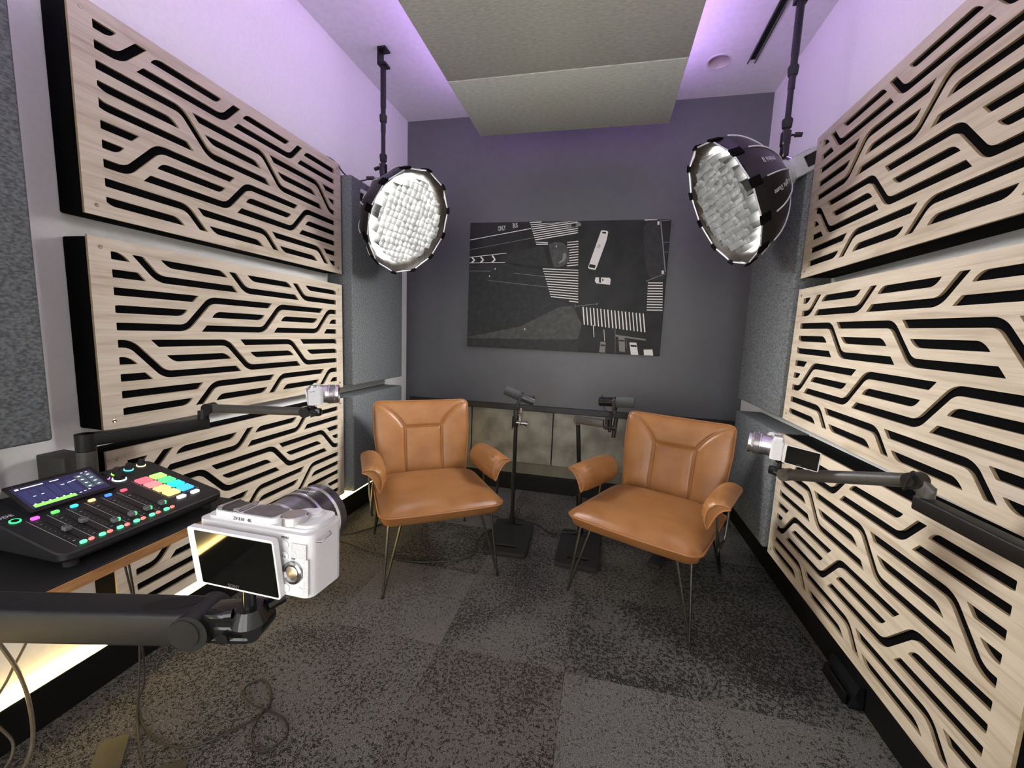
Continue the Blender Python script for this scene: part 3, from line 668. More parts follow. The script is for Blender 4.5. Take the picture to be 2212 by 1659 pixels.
# right stand with short boom
t = thing('microphone_stand', 'black boom microphone stand with a short arm, behind the right chair', 'mic stand', (-.07, 2.28, 0), 'microphone stands')
mic_base(t, 0.005, 0, .235, .40, -.02)
p0, p1 = (.005, .17, .02), (-.05, .10, .775)
b = BM(); cyl(b, p0, p1, .0125, n=16); obj('pole', b, M_blackmetal, t)
b = BM(); cyl(b, p0, (-.001, .163, .12), .018, n=16); cyl(b, (-.012, .15, .19), (-.018, .14, .29), .019, n=16); obj('height_clutch', b, M_blackmetal, t)
b = BM(); box(b, (0, -.016, -.022), (.165, .016, .022), .006, 2, M=Matrix.Translation((-.055, .095, .765)) @ Matrix.Rotation(-.35, 4, 'Z')); cyl(b, (-.05, .085, .76), (-.05, .12, .76), .026, n=18); obj('boom_arm', b, M_olive, t)
b = BM(); clamp_bits(b, (.118, .04, .745)); cyl(b, (.135, .04, .72), (.137, .04, .83), .010, n=12); cyl(b, (.158, .04, .69), (.166, .04, .80), .012, n=12); obj('swivel_clamp', b, M_blackmetal, t)
mm = Matrix.Translation((.085, 2.325, .893)) @ Matrix.Rotation(PI - .25, 4, 'Z') @ Matrix.Rotation(math.radians(4), 4, 'Y')
mic_head(mm, 'black cylindrical microphone lying level on the boom stand by the right chair', M_gloss)

# ================================================================== SOFTBOXES ON CEILING POLES
def softbox(rim, lamp, label, words, roll=0.0):
    rim, lamp = Vector(rim), Vector(lamp); n = (rim - lamp).normalized(); dl = (rim - lamp).length
    up = Vector((0, 0, 1)); x = up.cross(n).normalized(); y = n.cross(x)
    t = thing('softbox_light', label, 'studio light', basis(rim, x, y, n) @ Matrix.Rotation(roll, 4, 'Z'), 'softbox lights')
    NF = 12; R0 = .294; DEP = dl - .03
    def rad(s): return .055 + (R0 - .055) * math.sin(s * PI / 2) ** .72      # s: 0 back .. 1 rim
    prof = [(s_, rad(s_)) for s_ in (0, .08, .18, .3, .45, .6, .75, .88, 1)]
    for k in range(NF):                      # shell gores
        a0, a1 = 2 * PI * k / NF, 2 * PI * (k + 1) / NF
        b = BM(); A, B_ = [], []
        for s_, r in prof:
            z = -DEP * (1 - s_); A.append(b.verts.new((r * math.cos(a0), r * math.sin(a0), z))); B_.append(b.verts.new((r * math.cos(a1), r * math.sin(a1), z)))
        mid = []
        for (s_, r) in prof:
            z = -DEP * (1 - s_); q = .985; am = (a0 + a1) / 2; mid.append(b.verts.new((r * .955 * math.cos(am), r * .955 * math.sin(am), z)))
        for i in range(len(prof) - 1):
            b.faces.new((A[i], mid[i], mid[i + 1], A[i + 1])); b.faces.new((mid[i], B_[i], B_[i + 1], mid[i + 1]))
        g = obj('shell_gore', b, M_shell, t, 60)
        pts = [((r + .002) * math.cos(a0), (r + .002) * math.sin(a0), -DEP * (1 - s_)) for s_, r in prof[:-2]]
        obj('rib_piping', tube(BM(), spline(pts, 3), .0032, 6), M_pipe, g)
        p, q = Vector((R0 * math.cos(a0), R0 * math.sin(a0), .002)), Vector((R0 * math.cos(a1), R0 * math.sin(a1), .002))
        obj('rim_piping', tube(BM(), [p.lerp(q, .14), p.lerp(q, .86)], .0035, 6), M_pipe, g)
        b = BM(); box(b, (-.026, -.020, -.004), (.026, .020, .006), .002, 1, M=Matrix.Rotation(a0, 4, 'Z') @ Matrix.Translation((R0 - .004, 0, -.014)) @ Matrix.Rotation(PI / 2 + .25, 4, 'Y'))
        obj('rib_pocket', b, M_blackfab, g)
    b = BM(); lathe(b, [(-.003, R0 * .985), (-.020, .262), (-.060, .240)], (0, 0, 0), (0, 0, 1), NF * 2, closed_ends=False); obj('inner_band', b, M_inner, t)
    # lining behind the diffuser keeps the shell light tight
    b = BM(); lathe(b, [(-.061, .238), (-.062, .10), (-.062, .001)], (0, 0, 0), (0, 0, 1), 36, closed_ends=False); obj('diffuser', b, M_diff, t)
    # egg-crate grid of white fabric
    b = BM(); cell = .0345; Rg = .233; rr = random.Random(3); ng = int(Rg / cell) + 1
    jit = {}
    def jp(i, j):
        if (i, j) not in jit: jit[(i, j)] = (rr.uniform(-.003, .003), rr.uniform(-.003, .003), rr.uniform(-.004, .008))
        return jit[(i, j)]
    def pt(i, j, front):
        x_, y_ = i * cell, j * cell; l = math.hypot(x_, y_)
        if l > Rg: x_, y_ = x_ * Rg / l, y_ * Rg / l
        if not front: return (x_, y_, -.058)
        dx, dy, dz = jp(i, j); return (x_ + dx, y_ + dy, .004 + dz)
    def inside(i, j): return math.hypot(i * cell, j * cell) <= Rg + cell * .35
    for i in range(-ng, ng + 1):
        for j in range(-ng, ng + 1):
            for di, dj in ((1, 0), (0, 1)):
                if inside(i, j) and inside(i + di, j + dj):
                    P = [pt(i, j, 1), pt(i + di, j + dj, 1), pt(i + di, j + dj, 0), pt(i, j, 0)]
                    m1 = [(P[0][k_] + P[1][k_]) / 2 for k_ in range(3)]; m0 = [(P[3][k_] + P[2][k_]) / 2 for k_ in range(3)]
                    off = rr.uniform(-.005, .005); m1[0] += off * dj; m1[1] += off * di; m1[2] -= .003
                    v = [b.verts.new(q) for q in (P[0], m1, P[1], P[2], m0, P[3])]
                    b.faces.new((v[0], v[1], v[4], v[5])); b.faces.new((v[1], v[2], v[3], v[4]))
    g = obj('fabric_grid', b, M_gridfab, t, 0)
    # lamp head behind
    b = BM(); lathe(b, [(0, .060), (.016, .060), (.022, .066), (.036, .066), (.042, .056)], (0, 0, -DEP - .035), (0, 0, 1), 24); obj('mount_ring', b, M_lamp, t)
    b = BM(); box(b, (-.052, -.045, -DEP - .160), (.052, .045, -DEP - .030), .008, 2); body = obj('lamp_body', b, M_lamp, t)
    b = BM(); box(b, (-.030, .0455, -DEP - .145), (.030, .048, -DEP - .085)); box(b, (.0525, -.025, -DEP - .150), (.055, .025, -DEP - .09)); box(b, (-.055, -.025, -DEP - .150), (-.0525, .025, -DEP - .09)); box(b, (-.03, -.048, -DEP - .15), (.03, -.0455, -DEP - .085)); obj('lamp_display', b, M_gloss, body, 0)
    b = BM(); box(b, (-.046, -.040, -DEP - .174), (.046, .040, -DEP - .159), .006, 2); obj('rear_cap', b, M_blackmetal, body)
    if words:
        ang, = words
        for s_, lab, szz, da in ((.55, 'mini II', .036, 0), (.52, 'Light Dome', .030, -2 * PI / NF)):
            a = ang + da; r = rad(s_) * .957 + .002
            ds = .02; slope = math.atan2((rad(s_ + ds) - rad(s_ - ds)) * .965, 2 * ds * DEP)
            ex = Vector((math.cos(a), math.sin(a), 0)); ez = Vector((0, 0, 1)); et = Vector((-math.sin(a), math.cos(a), 0))
            along = (ez * math.cos(slope) + ex * math.sin(slope)).normalized()     # toward the rim
            nn = (ex * math.cos(slope) - ez * math.sin(slope)).normalized()
            xd = along; yd = nn.cross(xd)
            o_ = ex * r + ez * (-DEP * (1 - s_)) + nn * .0015
            text('printed_word', lab, szz, M_pipe, t, basis(o_, xd, yd, nn))
    return t
m, nt, bs = node_mat('grid_fabric'); setp(bs, (.0108, .0112, .0112), .7)
tr = nt.nodes.new('ShaderNodeBsdfTranslucent'); tr.inputs[0].default_value = (.010, .0104, .0104, 1)
mx = nt.nodes.new('ShaderNodeMixShader'); mx.inputs[0].default_value = .15
nt.links.new(bs.outputs[0], mx.inputs[1]); nt.links.new(tr.outputs[0], mx.inputs[2]); nt.links.new(mx.outputs[0], nt.nodes['Material Output'].inputs[0])
M_gridfab = m
SBL_RIM = Vector((-1.112, 2.195, 1.850)); SBL_LAMP = SBL_RIM - Vector((.865, -.245, -.44)).normalized() * .30
SBR_LAMP = None
SBR_LAMP, SBR_RIM = Vector((.761, 2.170, 2.024)), Vector((.500, 2.140, 1.880))
softbox(SBL_RIM, SBL_LAMP, 'round black softbox with glowing white grid hanging in the left corner', None)
softbox(SBR_RIM, SBR_LAMP, 'round black softbox seen side-on with white lettering, hanging by the right wall', (math.radians(15),))
def ceiling_pole(x, y, zend, bx_, label, lamp):
    t = thing('lamp_pole', label, 'pole', (x, y, ZC), 'black ceiling poles'); H = ZC - zend
    b = BM(); box(b, (-.024, -.030, -.012), (.030, .030, 0), .002, 1); box(b, (-.024, -.030, -.085), (-.012, .030, -.005), .002, 1); box(b, (-.024, -.030, -.097), (.030, .030, -.083), .002, 1); obj('ceiling_bracket', b, M_blackmetal, t)
    b = BM(); cyl(b, (0, 0, -.09), (0, 0, -.33 * H - .09), .0165, n=16); cyl(b, (0, 0, -.33 * H), (0, 0, -.66 * H), .0145, n=16); cyl(b, (0, 0, -.6 * H), (0, 0, -H + .05), .0125, n=16); obj('tube', b, M_blackmetal, t)
    for z in (-.55 * H, -.87 * H):
        b = BM(); lathe(b, [(-.02, .0175), (-.016, .020), (.016, .0225), (.022, .019)], (0, 0, z), (0, 0, 1), 16); obj('twist_lock', b, M_rubber, t)
    b = BM(); box(b, (-.018, -.018, -H - .005), (.018, .018, -H + .06), .005, 2); box(b, (-.014, -.020, -H - .06), (.016, .020, -H), .006, 2); obj('swivel_head', b, M_gloss, t)
    d = Vector((1, -.2, 0)).normalized() * bx_
    b = BM(); cyl(b, (0, 0, -H + .04), d * .045 + Vector((0, 0, -H + .04)), .005, n=8); cyl(b, d * .035 + Vector((0, 0, -H + .04)), d * .065 + Vector((0, 0, -H + .036)), .011, .010, 10); obj('clamp_knob', b, M_rubber, t)
    lp = Vector(lamp) - Vector((x, y, ZC))
    b = BM(); cyl(b, (0, 0, -H - .05), lp, .009, n=10); obj('lamp_spigot', b, M_silver, t)
    return t
ceiling_pole(-1.372, 2.352, 2.185, -1, 'black telescopic pole from the ceiling holding the left softbox', SBL_LAMP + Vector((-.05, .03, .065)))
ceiling_pole(.765, 2.235, 2.175, 1, 'black telescopic pole from the ceiling holding the right softbox', SBR_LAMP + Vector((.05, .02, .06)))
b = BM(); tube(b, spline([(-1.40, 2.35, 2.16), (-1.44, 2.33, 2.155), (-1.47, 2.28, 2.125), (-1.49, 2.22, 2.105), (-1.50, 2.15, 2.118), (-1.53, 2.08, 2.17), (-1.60, 1.98, 2.175)], 8), .004, 8)
cyl(b, (-1.425, 2.335, 2.158), (-1.455, 2.305, 2.148), .011, n=10)
tag(obj('power_cable', b, M_cable), 'thin black power cable hanging from the left softbox to the wall panel', 'cable')

# ================================================================== CAMERAS
def make_camera(mat, label, screen_open, grp='white mirrorless cameras', silver=True):
    """local: x right, y forward (lens), z up, origin at the centre of the back"""
    t = thing('mirrorless_camera', label, 'camera', mat, grp)
    W, H, D = .115, .058, .031; x0, x1 = -W / 2, W / 2; z0, z1 = -H / 2, H / 2
    b = BM(); ol = rrect(x0, 0, x1, D, .007)
    gp = [(x1, .010)] + [(x1 - .011 + .011 * math.cos(a_ * PI / 12), D + .001 + .011 * math.sin(a_ * PI / 12)) for a_ in range(0, 7)] + [(x1 - .024 - .006 * math.sin(a_ * PI / 12), D + .001 + .011 - .011 * (1 - math.cos(a_ * PI / 12))) for a_ in range(0, 7)] + [(x1 - .034, D)]
    ol = gp + [q_ for q_ in ol[6:]] 
    prism(b, ol, z0, z1 - .006)
    body = obj('body', b, M_white, t, 40)
    b = BM(); prism(b, rrect(x0 + .004, .004, x1 - .004, D - .003, .008), z1 - .006, z1 - .0035); prism(b, rrect(x0 + .012, .004, x1 - .038, D - .004, .006), z1 - .0035, z1 + .0015); prism(b, rrect(x1 - .040, .006, x1 - .003, D + .009, .010), z1 - .006, z1 - .001); obj('top_plate', b, M_white, body, 40)
    b = BM(); prism(b, rrect(x1 - .026, D + .0115, x1 - .008, D + .0135, .0009), z0 + .004, z1 - .012); obj('grip', b, M_grip, body, 40)
    b = BM(); prism(b, rrect(x1 - .0175, -.0012, x1 - .003, .0, .0005), .004, z1 - .013); prism(b, rrect(x1 - .0062, -.0012, x1 - .001, .0, .0005), z0 + .002, .004); obj('thumb_rest', b, M_grip, body, 40)
    # hot shoe, microphone mesh, dials
    b = BM(); prism(b, rrect(x0 + .015, .006, x0 + .038, .026, .002), z1 + .0015, z1 + .0022); obj('hot_shoe_floor', b, M_lensdark, body, 0)
    b = BM()
    for xs in (x0 + .0150, x0 + .0345): box(b, (xs, .008, z1 + .0020), (xs + .0035, .026, z1 + .0042))
    box(b, (x0 + .015, .006, z1 + .002), (x0 + .020, .009, z1 + .004)); box(b, (x0 + .032, .006, z1 + .002), (x0 + .038, .009, z1 + .004)); obj('hot_shoe_rails', b, M_silver, body, 0)
    b = BM(); prism(b, rrect(x0 + .041, .006, x0 + .073, .026, .003), z1 + .0014, z1 + .0020); obj('microphone_mesh', b, M_lensmid, body, 0)
    b = BM(); lathe(b, [(0, .0105), (.006, .0105), (.0068, .0098)], (x1 - .026, .0125, z1 - .002), (0, 0, 1), 36); obj('control_dial', b, M_silver, body)
    b = BM(); lathe(b, [(0, .0065), (.003, .006), (.0036, .004)], (x1 - .020, D - .001, z1 - .001), (0, 0, 1), 24); lathe(b, [(0, .0085), (.0015, .008)], (x1 - .020, D - .001, z1 - .001), (0, 0, 1), 24); obj('shutter_button', b, M_white, body)
    for xx, yy, r in ((x1 - .030, .030, .0045), (x1 - .010, .026, .0035), (x1 - .038, .026, .003)):
        obj('top_button', lathe(BM(), [(0, r), (.0008, r), (.0012, r * .85)], (xx, yy, z1 - .0025), (0, 0, 1), 18), M_white, body)
    # back controls
    wx, wz = x1 - .0158, -.0085
    b = BM(); lathe(b, [(0, .0095), (.0022, .0093), (.0026, .0072), (.0016, .0062)], (wx, 0, wz), (0, -1, 0), 40, closed_ends=False); obj('control_wheel', b, M_chrome, body, 20)
    b = BM(); lathe(b, [(0, .0058), (.0022, .0055), (.0026, .0045)], (wx, 0, wz), (0, -1, 0), 30); obj('wheel_button', b, M_steel, body)
    for xx, zz in ((x1 - .0238, .0135), (x1 - .0238, .0040), (x1 - .0228, -.0228), (x1 - .0095, -.0238)):
        obj('back_button', lathe(BM(), [(0, .0036), (.0008, .0036), (.0012, .0030)], (xx, 0, zz), (0, -1, 0), 20), M_white, body)
    Bk = lambda x, z, d=.0004: basis((x, -d, z), (1, 0, 0), (0, 0, 1), (0, -1, 0))
    for s_, xx, zz, sz, d in (('MENU', x1 - .0238, .0192, .0027, .0003), ('Fn', x1 - .0238, .0040, .0036, .0014), ('DISP', wx, .0026, .0020, .0003), ('ISO', wx + .0118, wz, .0018, .0003), ('ZV-E10   4K', x0 + .044, z1 - .0028, .0038, -.0036)):
        text('printed_word', s_, sz, M_print, body, Bk(xx, zz, d), .0001)
    # strap lug
    obj('strap_lug', tube(BM(), [(x1 + .0005, .006, z1 - .012), (x1 + .0035, .008, z1 - .013), (x1 + .0035, .020, z1 - .011), (x1 + .0005, .022, z1 - .010)], .0008, 6), M_silver, body)
    # flip screen on a hinge at the left edge
    if screen_open: Sm = Matrix.Translation((x0 + .002, -.001, 0)) @ Matrix.Rotation(-1.95, 4, 'Z')
    else: Sm = Matrix.Translation((x0 + .004, -.0042, 0)) @ Matrix.Rotation(.145, 4, 'X')
    b = BM(); prism(b, rrect(0, -.0285, .0872, .0248, .003), 0, .0048, M=basis((0, 0, -.0025), (1, 0, 0), (0, 0, 1), (0, -1, 0))); sc = obj('flip_screen', b, M_white, t, 40, mat=Sm)
    b = BM(); prism(b, rrect(.0075, -.0265, .0855, .0225, .001), .0048, .0052, M=basis((0, 0, -.0025), (1, 0, 0), (0, 0, 1), (0, -1, 0))); obj('display', b, M_glass, sc, 0)
    text('printed_word', 'SONY', .0045, M_print, sc, basis((.044, -.0078, -.0245), (1, 0, 0), (0, 0, 1), (0, -1, 0)), .0001)
    b = BM(); cyl(b, (-.002, .001, -.012), (-.002, .001, .012), .0028, n=10); obj('screen_hinge', b, M_white, sc)
    # lens
    lx = -.006
    b = BM(); lathe(b, [(0, .031), (.004, .031), (.004, .0295), (.010, .0295)], (lx, D, -.001), (0, 1, 0), 36); obj('lens_mount', b, M_silver, t)
    b = BM(); lathe(b, [(.004, .0300), (.024, .0310)], (lx, D, -.001), (0, 1, 0), 40); lens = obj('lens_barrel', b, M_silver if silver else M_lensmid, t)
    b = BM(); lathe(b, [(.024, .0325), (.044, .0325), (.045, .0315)], (lx, D, -.001), (0, 1, 0), 40); obj('zoom_ring', b, M_lensmid if silver else M_lensdark, lens)
    b = BM(); lathe(b, [(.045, .0318), (.0475, .0328), (.050, .0318)], (lx, D, -.001), (0, 1, 0), 40); lathe(b, [(.0255, .0328), (.0275, .0332), (.029, .0328)], (lx, D, -.001), (0, 1, 0), 40); obj('silver_ring', b, M_silver, lens)
    b = BM(); lathe(b, [(.050, .0315), (.058, .0320), (.059, .0300), (.054, .024)], (lx, D, -.001), (0, 1, 0), 40, closed_ends=False); obj('front_ring', b, M_silver if silver else M_lensdark, lens)
    b = BM(); lathe(b, [(.052, .026), (.055, .018), (.0565, .001)], (lx, D, -.001), (0, 1, 0), 32, closed_ends=False); obj('front_glass', b, M_glass, lens)
    text('printed_word', 'E PZ 3.5-5.6/16-50', .0034, M_white, lens, basis((lx, D + .0345, .0322), (1, 0, 0), (0, 1, 0), (0, 0, 1)), .0001)
    return t
FG = Matrix.Translation((-.275, .2634, 1.0598)) @ Matrix.Rotation(.0559, 4, Vector((-.0476, -.0126, -.0277)).normalized())
make_camera(FG, 'large white mirrorless camera with dark flip screen in the foreground, seen from behind', False, silver=False)
f = Vector((.86, .50, .0)).normalized(); r = f.cross(Vector((0, 0, 1))).normalized()
LBP = Vector((-.945, 1.190, 1.021))
make_camera(basis(LBP - f * .02, r, f, (0, 0, 1)), 'small white camera on the left arm, its lens pointing at the chairs', False)
f = Vector((-.93, .33, .05)).normalized(); r = f.cross(Vector((0, 0, 1))).normalized(); u = r.cross(f)
RCP = Vector((.520, 1.322, .950))
make_camera(basis(RCP - f * .018, r, f, u), 'small white camera with flip screen swung open, on the right arm', True)

# ================================================================== CAMERA ARMS
def channel(b, p0, p1, w, h):
    """rounded rectangular arm between two points, h vertical"""
    p0, p1 = Vector(p0), Vector(p1); d = (p1 - p0); L = d.length; d.normalize()
    s_ = d.cross(Vector((0, 0, 1))).normalized(); up = s_.cross(d)
    prism(b, rrect(-w / 2, -h / 2, w / 2, h / 2, min(w, h) * .14, 3), 0, L, M=basis(p0, s_, up, -d) @ Matrix.Rotation(PI, 4, 'X') if False else basis(p0, s_, up, d))
def ball_mount(t, p, camz, axis):
    """tilting head from the arm end p up to the camera base"""
    p = Vector(p); ax = Vector(axis).normalized()
    b = BM(); box(b, (-.024, -.011, -.013), (.022, .011, .013), .005, 2, M=basis(p, ax, Vector((0, 0, 1)).cross(ax), (0, 0, 1))); obj('tilt_head', b, M_gloss, t)
    side = Vector((0, 0, 1)).cross(ax)
    b = BM(); cyl(b, p - side * .011, p - side * .020, .011, .010, 14); box(b, (-.016, -.020, -.005), (.014, -.015, .005), .002, 1, M=basis(p, ax, side, (0, 0, 1))); obj('head_knob', b, M_rubber, t)
    q = p - ax * .006
    b = BM(); cyl(b, q + Vector((0, 0, .010)), (q.x, q.y, camz - .006), .006, n=12); cyl(b, (q.x, q.y, camz - .008), (q.x, q.y, camz), .016, .014, 18); cyl(b, (q.x, q.y, camz - .022), (q.x, q.y, camz - .014), .011, .013, 12); obj('camera_plate', b, M_blackmetal, t)
# --- foreground arm, heavy flat channel
t = thing('camera_arm', 'thick black camera arm crossing the lower left foreground under the large white camera', 'camera arm', (-.62, .262, .0), 'camera arms')
ax = Vector((.976, .216, .020)).normalized(); s_ = ax.cross(Vector((0, 0, 1))).normalized(); up = s_.cross(ax)
P1 = Vector((-.413, .2965, .9475)); org = Vector((-.62, .262, 0))
b = BM(); prism(b, rrect(-.017, -.0175, .017, .0175, .004, 3), -.62, .030, M=basis(P1 - org, s_, up, ax)); obj('arm_channel', b, M_satin, t)
b = BM(); cyl(b, P1 - org + ax * .034 - s_ * .020, P1 - org + ax * .034 + s_ * .020, .0185, n=32); obj('knuckle', b, M_satin, t)
b = BM(); cyl(b, P1 - org + ax * .030 + s_ * .0195, P1 - org + ax * .030 + s_ * .0212, .0158, .0150, 32); obj('knuckle_cap', b, M_blackmetal, t)
b = BM(); prism(b, [(x_ * .028, y_ * .010) for x_, y_ in [(math.cos(2 * PI * i / 24), math.sin(2 * PI * i / 24)) for i in range(24)]], 0, .0006, M=basis(P1 - org + ax * .004 + up * .0175, ax, -s_, up) @ Matrix.Rotation(.25, 4, 'Z')); obj('cable_slot', b, M_black, t, 0)
c0 = Vector((-.343, .309, .952)) - org
b = BM()
for dz, hh in ((.010, .010), (-.002, .009), (-.013, .008)): box(b, (-.026, -.013, dz - hh / 2), (.018, .013, dz + hh / 2), .003, 2, M=basis(c0, ax, -s_, up))
box(b, (-.024, -.012, -.015), (.016, .012, .014), .004, 2, M=basis(c0, ax, -s_, up)); obj('tilt_head', b, M_gloss, t)
b = BM(); cyl(b, c0 - ax * .004 + s_ * .012 - up * .007, c0 - ax * .004 + s_ * .018 - up * .007, .0062, .0058, 8); cyl(b, c0 + ax * .016 - s_ * .013, c0 + ax * .016 + s_ * .012, .0155, n=28); cyl(b, c0 + ax * .024 - s_ * .010 + up * .010, c0 + ax * .034 - s_ * .022 + up * .013, .007, .008, 10); obj('head_knob', b, M_gloss, t)
cz = 1.0598 - .0295
b = BM(); q = Vector((-.318, .300, 0)) - org; base_z = (c0 + up * .014).z
cyl(b, (q.x, q.y, base_z - .004), (q.x, q.y, cz - .004), .0058, n=14); cyl(b, (q.x, q.y, cz - .006), (q.x, q.y, cz - .0005), .0135, .0125, 24); cyl(b, (q.x, q.y, cz - .020), (q.x, q.y, cz - .013), .0095, .011, 16); cyl(b, (q.x, q.y, base_z - .002), (q.x, q.y, base_z + .012), .0165, .011, 20); cyl(b, (q.x - .014, q.y - .006, base_z + .006), (q.x - .020, q.y - .009, base_z + .006), .0045, n=10); obj('camera_plate', b, M_gloss, t)
# --- left arm
t = thing('camera_arm', 'jointed black camera arm rising from the desk in front of the left wall panels', 'camera arm', (-1.419, .829, .745), 'camera arms'); org = Vector((-1.419, .829, .745))
b = BM(); cyl(b, (0, 0, .01), (0, 0, .128), .022, n=24); obj('post', b, M_olive, t)
b = BM(); cyl(b, (0, 0, 0), (0, 0, .012), .045, n=28); obj('clamp_foot', b, M_blackmetal, t)
E1 = Vector((-1.319, 1.096, .905)) - org; s0 = Vector((0, 0, .160)); d = (E1 - s0).normalized()
b = BM(); channel(b, s0 - d * .0, E1 + d * .012, .034, .036); cyl(b, (0, 0, .130), (0, 0, .178), .022, n=24); obj('lower_arm', b, M_satin, t)
K = Vector((-1.303, 1.108, .958)) - org
b = BM(); cyl(b, E1 + Vector((0, 0, .015)), E1 + Vector((0, 0, .045)), .016, n=18); channel(b, E1 + Vector((0, 0, .030)) - Vector((.004, .002, 0)), K, .026, .028); obj('elbow', b, M_satin, t)
E2 = Vector((-.975, 1.175, .960)) - org; dd = (E2 - K).normalized(); sd = dd.cross(Vector((0, 0, 1))).normalized()
b = BM(); cyl(b, K, E2, .0145, n=20); obj('upper_arm', b, M_olive, t)
for q, nm in ((K, 'elbow_knob'), (E2, 'end_knob')): obj(nm, cyl(BM(), q - sd * .018, q + sd * .019, .018, n=22), M_satin, t)
ball_mount(t, E2 + dd * .028, 1.021 - .030 - .745, dd)
# --- right arm
t = thing('camera_arm', 'jointed grey camera arm in front of the lowest right wall panel', 'camera arm', (.735, .60, 0), 'camera arms'); org = Vector((.735, .60, 0))
E1 = Vector((.722, 1.050, .908)) - org; S0 = Vector((0, -.05, .908))
b = BM(); channel(b, S0, E1 + Vector((0, .010, 0)), .034, .034); obj('lower_arm', b, M_satin, t)
b = BM(); cyl(b, (0, -.05, .0), (0, -.05, .93), .020, n=20); obj('post', b, M_olive, t)
b = BM(); cyl(b, (0, -.05, 0), (0, -.05, .015), .11, n=32); obj('floor_base', b, M_blackmetal, t)
K = Vector((.706, 1.062, .957)) - org; E2 = Vector((.553, 1.312, .868)) - org; dd = (E2 - K).normalized(); sd = dd.cross(Vector((0, 0, 1))).normalized()
b = BM(); cyl(b, E1 + Vector((0, 0, .015)), E1 + Vector((0, 0, .040)), .016, n=18); channel(b, E1 + Vector((.004, -.004, .026)), K, .030, .030); obj('elbow', b, M_olive, t)
b = BM(); cyl(b, K, E2, .0165, n=20); obj('upper_arm', b, M_olive, t)
b = BM(); cyl(b, K - sd * .018, K + sd * .018, .019, n=22); obj('elbow_joint', b, M_satin, t)
b = BM(); cyl(b, K - sd * .018, K - sd * .028, .011, n=14); box(b, (-.004, -.030, -.022), (.004, -.020, .026), .003, 1, M=basis(K, dd, sd, (0, 0, 1)) @ Matrix.Rotation(-.25, 4, 'Y')); obj('wing_knob', b, M_satin, t)
b = BM(); cyl(b, E2 - sd * .017, E2 + sd * .017, .018, n=22); lathe(b, [(0, .0055), (.001, .005), (.001, .003), (.0004, .0028)], E2 - sd * .017, -sd, 16); obj('end_knob', b, M_olive, t)
dh = Vector((dd.x, dd.y, 0)).normalized()
ball_mount(t, E2 + dh * .030, .950 - .030, dh)

# ================================================================== DESK AND MIXER
DX, DZ = -.978, .745
t = thing('desk', 'black topped desk with a wooden edge along the left wall', 'desk', (-1.29, .1, 0))
b = BM(); box(b, (-.318, -1.0, DZ - .003), (.3105, .822, DZ), .0008, 1); obj('desk_mat', b, M_deskmat, t, 0)
b = BM(); box(b, (-.32, -1.0, DZ - .026), (.312, .824, DZ - .003), .001, 1); obj('desk_top', b, M_deskwood, t, 0)
for y in (-.95, .0):
    for x in (-.29, .27): obj('leg', box(BM(), (x - .02, y - .02, 0), (x + .02, y + .02, DZ - .027), .003, 1), M_blackmetal, t)
obj('cross_rail', box(BM(), (-.31, -.97, DZ - .07), (-.28, .80, DZ - .027)), M_blackmetal, t, 0)
# the foreground arm's clamp on the desk
t = bpy.data.objects['camera_arm']; org = Vector(t.location)
q = Vector((-1.0, .170, 0)) - org
b = BM(); cyl(b, (q.x, q.y, DZ), (q.x, q.y, .925), .020, n=20); cyl(b, (q.x, q.y, DZ), (q.x, q.y, DZ + .012), .045, n=24); obj('post', b, M_olive, t)

# mixer: u = +y (user right), v = -x (away from the user)
MU, MV, SL_ = .350, .270, math.radians(13)
MO = Vector((-1.010, .536, DZ + .006))
t = thing('podcast_mixer', 'black audio mixing console with glowing coloured pads and faders on the desk', 'mixer', basis(MO, (0, 1, 0), (-1, 0, 0), (0, 0, 1)))
h0 = .032
def topz(v): return h0 + v * math.tan(SL_)
b = BM(); pr_ = rrect(0, 0, MU, MV, .020, 5)
lo_ = [b.verts.new((x * .97 + MU * .015, y * .97 + MV * .015, .012)) for x, y in pr_]; mid_ = [b.verts.new((x, y, .019)) for x, y in pr_]; hi_ = [b.verts.new((x, y, topz(y) - .003)) for x, y in pr_]; tp_ = [b.verts.new((x * .985 + MU * .0075, y * .985 + MV * .0075, topz(y))) for x, y in pr_]
n_ = len(pr_)
for A, B_ in ((lo_, mid_), (mid_, hi_), (hi_, tp_)):
    for i in range(n_): b.faces.new((A[i], A[(i + 1) % n_], B_[(i + 1) % n_], B_[i]))
b.faces.new(lo_[::-1]); b.faces.new(tp_); body = obj('body', b, M_satin_m := noise_mat('mixer_black', (.010, .010, .011), (.015, .015, .016), 150, .4), t, 30)
for u_, v_ in ((.03, .03), (MU - .03, .03), (.03, MV - .03), (MU - .03, MV - .03)): obj('foot', cyl(BM(), (u_, v_, -.006), (u_, v_, .013), .012, n=14), M_rubber, t)
def on(u_, v_, dz=0): return Matrix.Translation((u_, v_, topz(v_) + dz)) @ Matrix.Rotation(SL_, 4, 'X')
GLOW = {}
def glow(c, s_=1.1):
    k = (c, s_)
    if k not in GLOW: GLOW[k] = emit_mat('lit_button', c, s_)
    return GLOW[k]
def key(u_, v_, w_, d_, h_, m_, nm, parent=t, r_=.003):
    return obj(nm, prism(BM(), rrect(-w_ / 2, -d_ / 2, w_ / 2, d_ / 2, min(r_, w_ / 2.01, d_ / 2.01), 4), -.001, h_), m_, parent, 40, mat=on(u_, v_))
chc = [(.85, .10, .75), (.12, .75, .12), (.05, .62, .75), (.95, .50, .22), (.06, .20, .85), (.85, .08, .14)]
u0, pit = .050, .033
lever = [.074, .082, .042, .041, .041, .041]
